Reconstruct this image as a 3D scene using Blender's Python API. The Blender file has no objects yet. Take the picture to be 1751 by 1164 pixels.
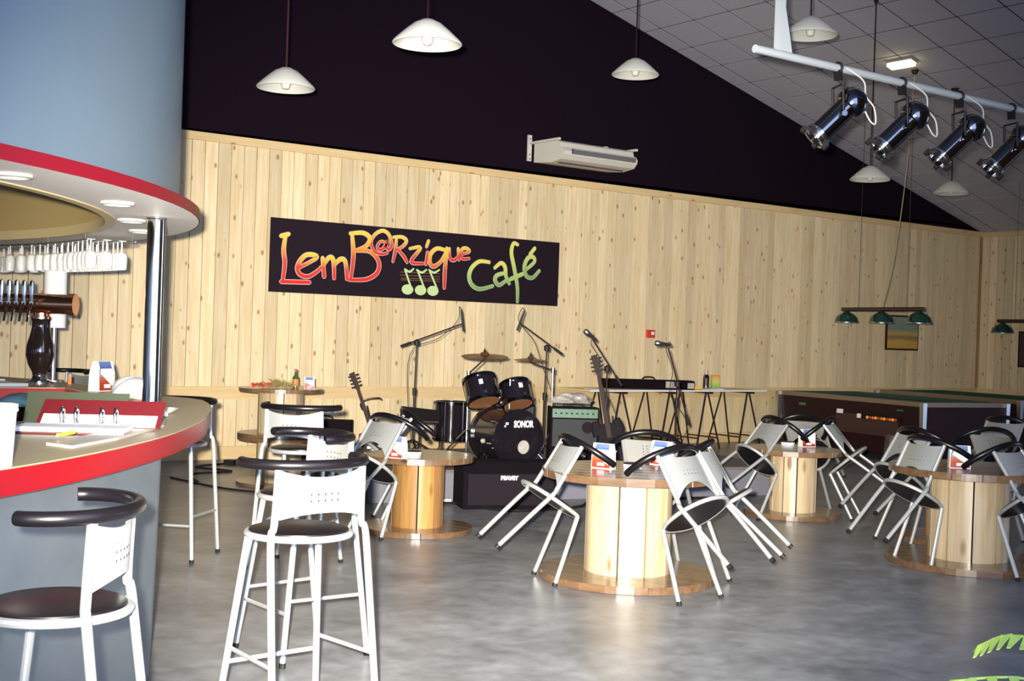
import bpy, math, random
from mathutils import Vector, Matrix, Euler
random.seed(7)
PI = math.pi
scene = bpy.context.scene
COL = scene.collection

# ------------------------------------------------------------------ camera
cam_d = bpy.data.cameras.new('camera')
cam = bpy.data.objects.new('camera', cam_d)
COL.objects.link(cam)
yaw, pitch, roll = math.radians(36.5), math.radians(-0.33), math.radians(1.93)
fwd = Vector((math.sin(yaw), math.cos(yaw), 0)); rgt = Vector((math.cos(yaw), -math.sin(yaw), 0)); upv = Vector((0, 0, 1))
f2 = fwd*math.cos(pitch) + upv*math.sin(pitch)
u2 = upv*math.cos(pitch) - fwd*math.sin(pitch)
r3 = rgt*math.cos(roll) + u2*math.sin(roll)
u3 = u2*math.cos(roll) - rgt*math.sin(roll)
m3 = Matrix((r3, u3, -f2)).transposed()
cam.matrix_world = Matrix.Translation((0, 0, 1.6)) @ m3.to_4x4()
cam_d.sensor_fit = 'HORIZONTAL'; cam_d.sensor_width = 36.0; cam_d.lens = 36.0*2159.0/1751.0
cam_d.clip_end = 200
scene.camera = cam

# ------------------------------------------------------------------ daylight and flash
world = bpy.data.worlds.new('daylight'); scene.world = world
world.use_nodes = True
bg = world.node_tree.nodes['Background']
bg.inputs[0].default_value = (0.50, 0.66, 1.0, 1); bg.inputs[1].default_value = 4.8

fl_d = bpy.data.lights.new('camera_flash', 'SPOT')
fl = bpy.data.objects.new('camera_flash', fl_d); COL.objects.link(fl)
fl_d.energy = 15000; fl_d.color = (1.0, 0.93, 0.80)
fl_d.spot_size = math.radians(54); fl_d.spot_blend = 1.0; fl_d.shadow_soft_size = 0.035
fl.location = (-0.075, 0.03, 1.68)
fdir = (f2 - r3*0.005 - u3*0.025).normalized()
fl.rotation_euler = fdir.to_track_quat('-Z', 'Y').to_euler()

scene.view_settings.view_transform = 'Standard'
scene.view_settings.look = 'None'
scene.view_settings.gamma = 1.0
scene.view_settings.use_curve_mapping = False
scene.view_settings.exposure = 0.0

# ------------------------------------------------------------------ materials
MATS = {}
def newmat(name):
    m = bpy.data.materials.new(name); m.use_nodes = True
    nt = m.node_tree
    return m, nt, nt.nodes['Principled BSDF']
def setin(b, k, v):
    if k in b.inputs: b.inputs[k].default_value = v
def mat(name, col, rough=0.5, metal=0.0, spec=0.5, emit=None, estr=0.0, noise=0.0, nscale=20.0, bump=0.0, bscale=60.0, alpha=None, trans=0.0, coat=0.0):
    m, nt, b = newmat(name)
    N, L = nt.nodes, nt.links
    setin(b, 'Base Color', (*col, 1)); setin(b, 'Roughness', rough); setin(b, 'Metallic', metal)
    setin(b, 'Specular IOR Level', spec); setin(b, 'Transmission Weight', trans); setin(b, 'Coat Weight', coat)
    if emit: setin(b, 'Emission Color', (*emit, 1)); setin(b, 'Emission Strength', estr)
    tc = N.new('ShaderNodeTexCoord')
    if noise > 0:
        nz = N.new('ShaderNodeTexNoise'); nz.inputs['Scale'].default_value = nscale; nz.inputs['Detail'].default_value = 4
        L.new(tc.outputs['Object'], nz.inputs['Vector'])
        mx = N.new('ShaderNodeMix'); mx.data_type = 'RGBA'
        mx.inputs[6].default_value = (*[c*(1-noise) for c in col], 1)
        mx.inputs[7].default_value = (*[min(1, c*(1+noise)) for c in col], 1)
        L.new(nz.outputs['Fac'], mx.inputs[0]); L.new(mx.outputs[2], b.inputs['Base Color'])
    if bump > 0:
        nb = N.new('ShaderNodeTexNoise'); nb.inputs['Scale'].default_value = bscale; nb.inputs['Detail'].default_value = 3
        L.new(tc.outputs['Object'], nb.inputs['Vector'])
        bp = N.new('ShaderNodeBump'); bp.inputs['Strength'].default_value = bump; bp.inputs['Distance'].default_value = 0.01
        L.new(nb.outputs['Fac'], bp.inputs['Height']); L.new(bp.outputs['Normal'], b.inputs['Normal'])
    MATS[name] = m
    return m
def wood(name, c1, c2, knot, rough=0.5, scale=(14, 14, 1.0), var=0.18, kscale=(5, 5, 1.7), ksize=0.16, coat=0.0):
    """plank wood: grain along the object's local z, tone differing from board to board, brown knots"""
    m, nt, b = newmat(name)
    N, L = nt.nodes, nt.links
    tc = N.new('ShaderNodeTexCoord'); oi = N.new('ShaderNodeObjectInfo')
    mul = N.new('ShaderNodeMath'); mul.operation = 'MULTIPLY'; mul.inputs[1].default_value = 83.0
    L.new(oi.outputs['Random'], mul.inputs[0])
    add = N.new('ShaderNodeVectorMath'); add.operation = 'ADD'
    L.new(tc.outputs['Object'], add.inputs[0]); L.new(mul.outputs[0], add.inputs[1])
    mp = N.new('ShaderNodeMapping'); mp.inputs['Scale'].default_value = scale; L.new(add.outputs[0], mp.inputs['Vector'])
    nz = N.new('ShaderNodeTexNoise'); nz.inputs['Scale'].default_value = 1.6; nz.inputs['Detail'].default_value = 5; nz.inputs['Distortion'].default_value = 0.6
    L.new(mp.outputs[0], nz.inputs['Vector'])
    rp = N.new('ShaderNodeValToRGB'); e = rp.color_ramp.elements
    e[0].position = 0.32; e[0].color = (*c2, 1); e[1].position = 0.68; e[1].color = (*c1, 1)
    L.new(nz.outputs['Fac'], rp.inputs[0])
    mk = N.new('ShaderNodeMapping'); mk.inputs['Scale'].default_value = kscale; L.new(add.outputs[0], mk.inputs['Vector'])
    vo = N.new('ShaderNodeTexVoronoi'); vo.inputs['Scale'].default_value = 1.0; L.new(mk.outputs[0], vo.inputs['Vector'])
    kr = N.new('ShaderNodeValToRGB'); ke = kr.color_ramp.elements
    ke[0].position = ksize*0.45; ke[0].color = (1, 1, 1, 1); ke[1].position = ksize; ke[1].color = (0, 0, 0, 1)
    L.new(vo.outputs['Distance'], kr.inputs[0])
    mx = N.new('ShaderNodeMix'); mx.data_type = 'RGBA'; mx.inputs[7].default_value = (*knot, 1)
    L.new(kr.outputs[0], mx.inputs[0]); L.new(rp.outputs[0], mx.inputs[6])
    mr = N.new('ShaderNodeMapRange'); mr.inputs[3].default_value = 1-var; mr.inputs[4].default_value = 1+var*0.55
    L.new(oi.outputs['Random'], mr.inputs[0])
    hs = N.new('ShaderNodeHueSaturation'); L.new(mx.outputs[2], hs.inputs['Color']); L.new(mr.outputs[0], hs.inputs['Value'])
    L.new(hs.outputs[0], b.inputs['Base Color'])
    setin(b, 'Roughness', rough); setin(b, 'Coat Weight', coat); setin(b, 'Coat Roughness', 0.15)
    MATS[name] = m
    return m
def ramp_mat(name, stops, axis=2, rough=0.5, noise=0.0, nscale=9.0):
    """flat print: colours banded up the object's own height"""
    m, nt, b = newmat(name); N, L = nt.nodes, nt.links
    tc = N.new('ShaderNodeTexCoord'); sp = N.new('ShaderNodeSeparateXYZ'); L.new(tc.outputs['Generated'], sp.inputs[0])
    src = sp.outputs[axis]
    if noise > 0:
        nz = N.new('ShaderNodeTexNoise'); nz.inputs['Scale'].default_value = nscale; L.new(tc.outputs['Generated'], nz.inputs['Vector'])
        a1 = N.new('ShaderNodeMath'); a1.operation = 'MULTIPLY_ADD'; a1.inputs[1].default_value = noise; a1.inputs[2].default_value = -noise*0.5
        L.new(nz.outputs['Fac'], a1.inputs[0])
        a2 = N.new('ShaderNodeMath'); a2.operation = 'ADD'; L.new(src, a2.inputs[0]); L.new(a1.outputs[0], a2.inputs[1]); src = a2.outputs[0]
    rp = N.new('ShaderNodeValToRGB'); e = rp.color_ramp.elements
    while len(e) < len(stops): e.new(0.5)
    for i, (p, c) in enumerate(stops): e[i].position = p; e[i].color = (*c, 1)
    L.new(src, rp.inputs[0]); L.new(rp.outputs[0], b.inputs['Base Color']); setin(b, 'Roughness', rough)
    MATS[name] = m
    return m

wood('wall_pine', (0.76, 0.635, 0.42), (0.66, 0.50, 0.275), (0.36, 0.19, 0.07), 0.55, kscale=(7.5, 7.5, 4.0), ksize=0.17)
wood('trim_pine', (0.68, 0.51, 0.28), (0.60, 0.43, 0.21), (0.40, 0.22, 0.08), 0.5, scale=(1.0, 14, 14), kscale=(1.7, 5, 5), ksize=0.10, var=0.05)
wood('spool_pine', (0.50, 0.40, 0.26), (0.39, 0.29, 0.16), (0.18, 0.08, 0.03), 0.4, coat=0.2)
wood('spool_pine_amber', (0.44, 0.24, 0.08), (0.30, 0.14, 0.04), (0.15, 0.06, 0.02), 0.3, coat=0.4, var=0.45)
wood('spool_board', (0.165, 0.095, 0.048), (0.095, 0.050, 0.024), (0.05, 0.022, 0.01), 0.28, scale=(14, 1.0, 14), kscale=(5, 1.7, 5), ksize=0.10, coat=0.5)
wood('board_edge', (0.46, 0.30, 0.14), (0.36, 0.21, 0.09), (0.2, 0.1, 0.04), 0.4)
mat('gable_black', (0.007, 0.0028, 0.008), 0.9, spec=0.1)
mat('ceiling_tile', (0.47, 0.465, 0.54), 0.85, noise=0.07, nscale=30, bump=0.2, bscale=120, spec=0.2)
mat('ceiling_grid', (0.030, 0.014, 0.013), 0.9)
mat('floor_concrete', (0.2, 0.2, 0.2))
mat('white_paint', (0.72, 0.71, 0.68), 0.45)
mat('bar_paint', (0.36, 0.38, 0.39), 0.45)
mat('lamp_white', (0.52, 0.52, 0.48), 0.5)
mat('silver_paint', (0.46, 0.47, 0.46), 0.42, metal=0.6)
mat('black_foam', (0.004, 0.003, 0.004), 0.32, spec=0.35)
mat('black_vinyl', (0.006, 0.004, 0.005), 0.38, spec=0.3)
mat('black_rubber', (0.008, 0.006, 0.007), 0.6, spec=0.3)
mat('black_matte', (0.007, 0.004, 0.007), 0.8, spec=0.2)
mat('black_carpet', (0.006, 0.0035, 0.006), 0.95, spec=0.1, bump=0.4, bscale=300)
mat('black_gloss', (0.008, 0.006, 0.009), 0.12, coat=0.6)
mat('stand_brown_black', (0.018, 0.007, 0.006), 0.45, spec=0.3)
mat('chrome', (0.75, 0.75, 0.76), 0.10, metal=1.0)
mat('dark_chrome', (0.15, 0.15, 0.17), 0.12, metal=1.0)
mat('steel', (0.55, 0.55, 0.55), 0.3, metal=1.0)
mat('zinc', (0.24, 0.28, 0.32), 0.45, metal=0.8, noise=0.25, nscale=4)
mat('drum_blue', (0.165, 0.225, 0.275), 0.45, metal=0.25, noise=0.12, nscale=1.5)
mat('red_laminate', (0.22, 0.0015, 0.007), 0.36, spec=0.3)
mat('red_edge', (0.19, 0.006, 0.015), 0.4, spec=0.3)
mat('canopy_under', (0.86, 0.82, 0.78), 0.55)
mat('counter_top', (0.36, 0.29, 0.17), 0.4, noise=0.10, nscale=60)
mat('tan_fascia', (0.50, 0.36, 0.15), 0.6)
mat('ash_wood', (0.66, 0.52, 0.27), 0.45)
mat('copper', (0.80, 0.42, 0.26), 0.18, metal=1.0)
mat('vase_black', (0.012, 0.008, 0.008), 0.1, coat=0.7)
mat('glass_clear', (0.90, 0.90, 0.88), 0.08, trans=0.35)
mat('paper_white', (0.70, 0.70, 0.71), 0.7)
mat('cloth_white', (0.82, 0.81, 0.79), 0.85, bump=0.3, bscale=40)
mat('folder_red', (0.10, 0.006, 0.010), 0.55, spec=0.3)
mat('folder_green', (0.022, 0.030, 0.012), 0.7)
mat('pencil_yellow', (0.75, 0.48, 0.05), 0.5)
mat('cloth_blue', (0.012, 0.045, 0.07), 0.8)
mat('brass', (0.40, 0.20, 0.09), 0.30, metal=0.9)
mat('drum_head', (0.42, 0.19, 0.09), 0.35)
mat('amp_green', (0.045, 0.115, 0.065), 0.45, noise=0.5, nscale=40)
mat('amp_grille', (0.007, 0.009, 0.013), 0.7, noise=0.3, nscale=60)
mat('riser_skirt', (0.135, 0.135, 0.165), 0.8, noise=0.1)
mat('riser_top', (0.12, 0.10, 0.095), 0.85)
mat('plastic_bag', (0.36, 0.33, 0.29), 0.35, noise=0.3, nscale=30)
mat('guitar_brown', (0.020, 0.007, 0.004), 0.6, spec=0.2)
mat('bag_film', (0.24, 0.22, 0.20), 0.35, noise=0.5, nscale=35, bump=0.8, bscale=45)
mat('guitar_red', (0.22, 0.04, 0.02), 0.25, coat=0.5)
mat('pool_wood', (0.016, 0.004, 0.005), 0.5, spec=0.25)
mat('pool_cloth', (0.010, 0.045, 0.028), 0.9)
mat('pool_rail', (0.16, 0.11, 0.07), 0.35)
mat('shade_green', (0.006, 0.035, 0.025), 0.2, coat=0.5)
mat('rail_brown', (0.035, 0.012, 0.012), 0.4)
mat('ac_white', (0.58, 0.56, 0.51), 0.5)
mat('ac_grey', (0.40, 0.38, 0.36), 0.5)
mat('ac_slot', (0.04, 0.04, 0.06), 0.6)
mat('alarm_red', (0.55, 0.03, 0.02), 0.4)
mat('sign_black', (0.011, 0.005, 0.010), 0.7, spec=0.2)
mat('letter_outline', (0.62, 0.42, 0.38), 0.6)
mat('letter_outline_green', (0.42, 0.50, 0.30), 0.6)
mat('note_green', (0.50, 0.62, 0.30), 0.5)
mat('staff_brown', (0.12, 0.06, 0.02), 0.6)
mat('safety_lamp', (1, 0.9, 0.6), 0.4, emit=(1.0, 0.80, 0.36), estr=9.0)
mat('rope_beige', (0.34, 0.27, 0.16), 0.8)
mat('leaf_green', (0.30, 0.42, 0.08), 0.5, noise=0.3, nscale=12)
mat('terracotta', (0.35, 0.14, 0.07), 0.8)
mat('soil', (0.05, 0.03, 0.02), 0.9)
mat('dried_herb', (0.26, 0.19, 0.06), 0.9, noise=0.5, nscale=60)
mat('bottle_green', (0.03, 0.08, 0.02), 0.15, coat=0.5)
mat('orange_plastic', (0.75, 0.16, 0.02), 0.4)
mat('bin_brown', (0.075, 0.055, 0.045), 0.7)
ramp_mat('letter_fire', [(0.0, (0.62, 0.02, 0.02)), (0.45, (0.60, 0.06, 0.03)), (0.78, (0.78, 0.42, 0.04)), (1.0, (0.80, 0.62, 0.05))])
ramp_mat('letter_lime', [(0.0, (0.16, 0.30, 0.10)), (0.4, (0.34, 0.50, 0.14)), (0.8, (0.62, 0.62, 0.12)), (1.0, (0.80, 0.60, 0.10))])
ramp_mat('menu_print', [(0.0, (0.24, 0.02, 0.008)), (0.25, (0.30, 0.035, 0.012)), (0.45, (0.34, 0.11, 0.04)), (0.58, (0.24, 0.28, 0.34)), (0.72, (0.03, 0.07, 0.24)), (0.92, (0.10, 0.14, 0.30))], noise=0.25, nscale=6)
ramp_mat('painting_print', [(0.0, (0.50, 0.30, 0.06)), (0.22, (0.55, 0.34, 0.08)), (0.34, (0.22, 0.14, 0.07)), (0.48, (0.52, 0.34, 0.10)), (0.62, (0.18, 0.24, 0.20)), (1.0, (0.22, 0.28, 0.24))], noise=0.18, nscale=5)
ramp_mat('box_print', [(0.0, (0.12, 0.35, 0.08)), (0.5, (0.45, 0.50, 0.12)), (1.0, (0.60, 0.20, 0.06))], noise=0.3)

# polished concrete floor
def floor_mat():
    m, nt, b = newmat('polished_concrete'); N, L = nt.nodes, nt.links
    tc = N.new('ShaderNodeTexCoord')
    n1 = N.new('ShaderNodeTexNoise'); n1.inputs['Scale'].default_value = 1.7; n1.inputs['Detail'].default_value = 6; n1.inputs['Roughness'].default_value = 0.65
    n2 = N.new('ShaderNodeTexNoise'); n2.inputs['Scale'].default_value = 9; n2.inputs['Detail'].default_value = 5
    L.new(tc.outputs['Object'], n1.inputs['Vector']); L.new(tc.outputs['Object'], n2.inputs['Vector'])
    rp = N.new('ShaderNodeValToRGB'); e = rp.color_ramp.elements
    e[0].position = 0.35; e[0].color = (0.135, 0.140, 0.146, 1); e[1].position = 0.68; e[1].color = (0.265, 0.272, 0.280, 1)
    L.new(n1.outputs['Fac'], rp.inputs[0])
    mx = N.new('ShaderNodeMix'); mx.data_type = 'RGBA'; mx.blend_type = 'OVERLAY'; mx.inputs[0].default_value = 0.55
    L.new(rp.outputs[0], mx.inputs[6]); L.new(n2.outputs['Fac'], mx.inputs[7])
    L.new(mx.outputs[2], b.inputs['Base Color'])
    r2 = N.new('ShaderNodeMapRange'); r2.inputs[3].default_value = 0.27; r2.inputs[4].default_value = 0.42
    L.new(n2.outputs['Fac'], r2.inputs[0]); L.new(r2.outputs[0], b.inputs['Roughness'])
    setin(b, 'Specular IOR Level', 0.5)
    MATS['polished_concrete'] = m
floor_mat()

# ------------------------------------------------------------------ mesh helpers
class MB:
    def __init__(s): s.v = []; s.f = []
    def add(s, vs, fs):
        o = len(s.v); s.v += [tuple(v) for v in vs]; s.f += [tuple(i+o for i in f) for f in fs]
        return s
    def box(s, c, size, rot=None):
        hx, hy, hz = [x/2 for x in size]
        vs = [Vector((x*hx, y*hy, z*hz)) for z in (-1, 1) for y in (-1, 1) for x in (-1, 1)]
        if rot is not None: vs = [rot @ v for v in vs]
        vs = [v + Vector(c) for v in vs]
        return s.add(vs, [(0, 2, 3, 1), (4, 5, 7, 6), (0, 1, 5, 4), (2, 6, 7, 3), (0, 4, 6, 2), (1, 3, 7, 5)])
    def hexa(s, b, t):
        """four bottom points and four top points, both counter-clockwise seen from above"""
        return s.add(list(b)+list(t), [(3, 2, 1, 0), (4, 5, 6, 7), (0, 1, 5, 4), (1, 2, 6, 5), (2, 3, 7, 6), (3, 0, 4, 7)])
    def tube(s, pts, r, n=8, closed=False, flat=1.0):
        pts = [Vector(p) for p in pts]; k = len(pts)
        rs = r if isinstance(r, (list, tuple)) else [r]*k
        up = None; rings = []
        for i in range(k):
            if closed: t = pts[(i+1) % k] - pts[i-1]
            elif i == 0: t = pts[1]-pts[0]
            elif i == k-1: t = pts[-1]-pts[-2]
            else: t = (pts[i+1]-pts[i]).normalized() + (pts[i]-pts[i-1]).normalized()
            t.normalize()
            if up is None:
                a = Vector((0, 0, 1)) if abs(t.z) < 0.9 else Vector((0, 1, 0))
                up = (a - t*a.dot(t)).normalized()
            else:
                up = (up - t*up.dot(t)).normalized()
            sd = t.cross(up)
            rings.append([pts[i] + (sd*math.cos(2*PI*j/n) + up*math.sin(2*PI*j/n)*flat)*rs[i] for j in range(n)])
        vs = [v for ring in rings for v in ring]; fs = []
        for i in range(k if closed else k-1):
            a = i*n; b2 = ((i+1) % k)*n
            for j in range(n): fs.append((a+j, a+(j+1) % n, b2+(j+1) % n, b2+j))
        if not closed:
            fs.append(tuple(reversed(range(n)))); fs.append(tuple(range((k-1)*n, k*n)))
        return s.add(vs, fs)
    def lathe(s, prof, n=24, M=None, a0=0.0, a1=None, caps=True):
        """profile of (r, z) turned about z"""
        full = a1 is None; a1 = 2*PI if full else a1
        cnt = n if full else n+1
        vs = []; fs = []
        for r, z in prof:
            for j in range(cnt):
                a = a0 + (a1-a0)*j/n
                v = Vector((r*math.cos(a), r*math.sin(a), z))
                vs.append(M @ v if M is not None else v)
        for i in range(len(prof)-1):
            for j in range(n):
                j2 = (j+1) % cnt
                fs.append((i*cnt+j, i*cnt+j2, (i+1)*cnt+j2, (i+1)*cnt+j))
        if full and caps:
            if prof[0][0] > 1e-5: fs.append(tuple(reversed(range(cnt))))
            if prof[-1][0] > 1e-5: fs.append(tuple(range((len(prof)-1)*cnt, len(prof)*cnt)))
        return s.add(vs, fs)
    def prism(s, out, z0, z1, M=None):
        n = len(out)
        vs = [Vector((x, y, z0)) for x, y in out] + [Vector((x, y, z1)) for x, y in out]
        if M is not None: vs = [M @ v for v in vs]
        fs = [tuple(reversed(range(n))), tuple(range(n, 2*n))]
        for i in range(n): fs.append((i, (i+1) % n, n+(i+1) % n, n+i))
        return s.add(vs, fs)
    def mesh(s, name, m, smooth=True, ang=35):
        me = bpy.data.meshes.new(name); me.from_pydata(s.v, [], s.f); me.update()
        if smooth:
            me.polygons.foreach_set('use_smooth', [True]*len(me.polygons)); me.set_sharp_from_angle(angle=math.radians(ang))
        me.materials.append(MATS[m])
        return me
    def build(s, name, m, parent=None, smooth=True, ang=35):
        return link(name, s.mesh(name, m, smooth, ang), parent)
def link(name, data, parent=None, loc=None, rot=None):
    o = bpy.data.objects.new(name, data); COL.objects.link(o)
    if parent is not None: o.parent = parent
    if loc is not None: o.location = loc
    if rot is not None: o.rotation_euler = rot
    return o
def tag(o, label=None, cat=None, group=None, kind=None):
    if label: o['label'] = label
    if cat: o['category'] = cat
    if group: o['group'] = group
    if kind: o['kind'] = kind
    return o
def thing(name, label, cat, loc=(0, 0, 0), rot=(0, 0, 0), group=None):
    o = link(name, None, None, loc, rot); o.empty_display_size = 0.1
    return tag(o, label, cat, group)
def copy_tree(o, parent=None):
    c = o.copy(); COL.objects.link(c)
    if parent is not None: c.parent = parent
    for ch in list(o.children): copy_tree(ch, c)
    return c
def rotm(ax, a): return Matrix.Rotation(a, 3, ax)
def text_mesh(txt, size, depth, m, name, parent, M, bold=0.0, sx=1.0):
    cu = bpy.data.curves.new(name, 'FONT'); cu.body = txt; cu.size = size; cu.extrude = depth; cu.align_x = 'CENTER'; cu.align_y = 'CENTER'; cu.offset = bold
    t = bpy.data.objects.new(name, cu); COL.objects.link(t)
    dg = bpy.context.evaluated_depsgraph_get(); dg.update()
    me = bpy.data.meshes.new_from_object(t.evaluated_get(dg))
    bpy.data.objects.remove(t)
    me.transform(M @ Matrix.Diagonal((sx, 1, 1, 1))); me.materials.clear(); me.materials.append(MATS[m])
    return link(name, me, parent)
def smooth_path(pts, k=5):
    """Catmull-Rom through the points"""
    P = [Vector(p) for p in pts]; out = []
    for i in range(len(P)-1):
        p0 = P[max(i-1, 0)]; p1 = P[i]; p2 = P[i+1]; p3 = P[min(i+2, len(P)-1)]
        for j in range(k):
            t = j/k
            out.append(0.5*((2*p1) + (p2-p0)*t + (2*p0-5*p1+4*p2-p3)*t*t + (3*p1-p0-3*p2+p3)*t**3))
    out.append(P[-1])
    return out

# ------------------------------------------------------------------ the room
WY = 14.0; RX = 21.36; SL = 0.266
def struct(o): o['kind'] = 'structure'; return o
struct(MB().box((7.0, 5.5, -0.05), (30, 18, 0.1)).build('floor', 'polished_concrete', smooth=False))

wall = struct(MB().box((7.2, WY+0.12, 1.9), (28.4, 0.16, 3.8)).build('wall_back', 'board_edge', smooth=False))
pitchx = 0.163
up_me = MB().box((0, 0, 0), (pitchx-0.008, 0.026, 2.90)).mesh('plank_tall', 'wall_pine', False)
lo_me = MB().box((0, 0, 0), (pitchx-0.008, 0.026, 0.58)).mesh('plank_short', 'wall_pine', False)
x = 2.0
while x < RX-0.05:
    j = random.uniform(-0.002, 0.002)
    link('plank', up_me, wall, (x, WY+0.02+j, 2.29)); link('plank', lo_me, wall, (x, WY+0.02-j, 0.43))
    x += pitchx
struct(MB().box((7.2, WY-0.005, 3.765), (28.3, 0.05, 0.095)).build('trim_1', 'trim_pine', smooth=False))
struct(MB().box((7.2, WY-0.008, 0.785), (28.3, 0.05, 0.15)).build('trim_2', 'trim_pine', smooth=False))
struct(MB().box((7.2, WY-0.004, 0.075), (28.3, 0.05, 0.15)).build('baseboard_back', 'trim_pine', smooth=False))
RIDGE = 8.4
def roof(xx): return 3.80 + (RX-xx)*SL if xx > RIDGE else 3.80 + (RX-RIDGE)*SL - (RIDGE-xx)*SL
gab = [(-7, 3.80), (RX+0.1, 3.80), (RX+0.1, 3.9), (RIDGE, roof(RIDGE)+0.15), (-7, roof(-7)+0.15)]
Mg = Matrix(((1, 0, 0, 0), (0, 0, -1, 0), (0, 1, 0, 0), (0, 0, 0, 1)))
struct(MB().prism(gab, -WY-0.16, -WY-0.02, Mg).build('wall_gable', 'gable_black', smooth=False))

wallr = struct(MB().box((RX+0.12, 8.5, 1.9), (0.16, 11.2, 3.8)).build('wall_right', 'board_edge', smooth=False))
y = WY-0.1
while y > 7.3:
    link('plank', up_me, wallr, (RX+0.02, y, 2.29), (0, 0, PI/2)); link('plank', lo_me, wallr, (RX+0.02, y, 0.43), (0, 0, PI/2))
    y -= pitchx
struct(MB().box((RX-0.005, 8.5, 3.765), (0.05, 11.1, 0.095)).build('trim_3', 'trim_pine', smooth=False))
struct(MB().box((RX-0.008, 8.5, 0.785), (0.05, 11.1, 0.15)).build('trim_4', 'trim_pine', smooth=False))
struct(MB().box((RX-0.004, 8.5, 0.075), (0.05, 11.1, 0.15)).build('baseboard_right', 'trim_pine', smooth=False))
struct(MB().box((-7.1, 6.0, 2.6), (0.2, 16.4, 5.4)).build('wall_left', 'white_paint', smooth=False))

Mfw = Matrix(((1, 0, 0, 0), (0, 0, -1, 0), (0, 1, 0, 0), (0, 0, 0, 1)))
struct(MB().prism([(5.5, 0.0), (RX+0.2, 0.0), (RX+0.2, 3.9), (8.4, 7.2), (5.5, 6.5)], 0.62, 0.78, Mfw).build('daylight_block_wall', 'board_edge', smooth=False))  # unseen wall added behind the camera to keep daylight off the right side
# sloping ceiling: dark grid with square tiles set below it
sa = math.atan(SL)
ceil_mb = MB()
for (xa, xb) in ((RIDGE, RX+0.6), (-7.2, RIDGE)):
    za, zb = (roof(xa), 3.80-0.6*SL) if xb > RIDGE else (roof(xa), roof(RIDGE))
    ceil_mb.hexa([(xa, -0.6, za+0.005), (xb, -0.6, zb+0.005), (xb, WY+0.2, zb+0.005), (xa, WY+0.2, za+0.005)],
                 [(xa, -0.6, za+0.12), (xb, -0.6, zb+0.12), (xb, WY+0.2, zb+0.12), (xa, WY+0.2, za+0.12)])
ceil = struct(ceil_mb.build('ceiling', 'ceiling_grid', smooth=False))
tw, tl = 0.642, 0.68
tile_me = MB().box((0, 0, 0), (tw/math.cos(sa)-0.026, tl-0.026, 0.008)).mesh('ceiling_tile', 'ceiling_tile', False)
half_me = MB().box((0, 0, 0), (tw/math.cos(sa)-0.026, 0.33-0.02, 0.008)).mesh('ceiling_tile_cut', 'ceiling_tile', False)
x0 = 12.62
rest = MB()
for i in range(-6, 14):
    xc = x0 + (i+0.5)*tw
    if xc > RX+0.1: continue
    link('ceiling_tile', half_me, ceil, (xc, 13.835, roof(xc)), (0, sa, 0))
    for k in range(20):
        yc = 13.66 - (k+0.5)*tl
        if xc < RIDGE+0.3: continue
        if k < 14:
            link('ceiling_tile', tile_me, ceil, (xc, yc, roof(xc)), (0, sa, 0))
        else:
            rest.box((xc, yc, roof(xc)), (tw/math.cos(sa)-0.026, tl-0.026, 0.008), rotm('Y', sa))
for i in range(24):
    xc = RIDGE - (i+0.5)*tw
    for k in range(20):
        rest.box((xc, 13.66-(k+0.5)*tl, roof(xc)), (tw/math.cos(sa)-0.026, tl-0.026, 0.008), rotm('Y', -sa))
ro = rest.build('ceiling_tile', 'ceiling_tile', ceil, smooth=False); ro['kind'] = 'stuff'

# ------------------------------------------------------------------ round bar
BC = Vector((-1.63, 9.12, 0))
def lerp(tab, a):
    if a <= tab[0][0]: return tab[0][1]
    for (a0, r0), (a1, r1) in zip(tab, tab[1:]):
        if a <= a1: return r0 + (r1-r0)*(a-a0)/(a1-a0)
    return tab[-1][1]
CR = [(-62, 5.60), (-50, 5.38), (-40, 5.22), (-30, 5.11), (-16, 5.07), (-13, 4.98), (-10, 4.80), (-8, 4.75), (60, 4.75)]
def pol(r, deg): return (BC.x + r*math.cos(math.radians(deg)), BC.y + r*math.sin(math.radians(deg)))
A0, A1 = -98, 52
bar = thing('bar', 'curved bar with red-edged counter over a zinc-clad front', 'bar', (0, 0, 0))
outer = [pol(lerp(CR, a), a) for a in [A0+(A1-A0)*i/75 for i in range(76)]]
inner = []
for i in range(76):
    a = A1 - (A1-A0)*i/75
    px, py = pol(4.43, a)
    if 9.15 < py < 10.9: continue
    if inner and inner[-1][1] > 10.5 and py < 9.15:
        inner += [(2.42, 10.9), (0.6, 10.9), (0.5, 10.6), (0.5, 9.25), (0.6, 9.15), (2.55, 9.15), (2.74, 9.12)]
    inner.append((px, py))
outline = outer + inner
ct = MB()
n = len(outline)
ct.add([(x_, y_, 1.015) for x_, y_ in outline] + [(x_, y_, 1.1) for x_, y_ in outline], [(i, (i+1) % n, n+(i+1) % n, n+i) for i in range(n)])
ce = ct.build('counter_edge', 'red_laminate', bar); ce['label'] = 'wide glossy red counter edge band'
ctop = MB().prism(outline, 1.098, 1.104)
ctop.build('counter_top', 'counter_top', bar, smooth=False)
MB().prism(outline, 1.010, 1.016).build('counter_underside', 'red_laminate', bar, smooth=False)
BR0 = [(-62, 5.47), (-50, 5.29), (-44.4, 5.235), (-43.9, 5.20), (-43.5, 4.55), (-30, 4.45), (60, 4.40)]
fr = MB()
rowz = [(0.0, -0.025), (0.10, -0.022), (0.55, -0.008), (1.012, 0.0)]
na = 375
vs = []; fs = []
for z_, dr in rowz:
    for i in range(na+1):
        a = A0+(A1-A0)*i/na
        vs.append((*pol(lerp(BR0, a)+dr, a), z_))
for r_ in range(len(rowz)-1):
    for i in range(na): fs.append((r_*(na+1)+i, r_*(na+1)+i+1, (r_+1)*(na+1)+i+1, (r_+1)*(na+1)+i))
fr.add(vs, fs)
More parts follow.
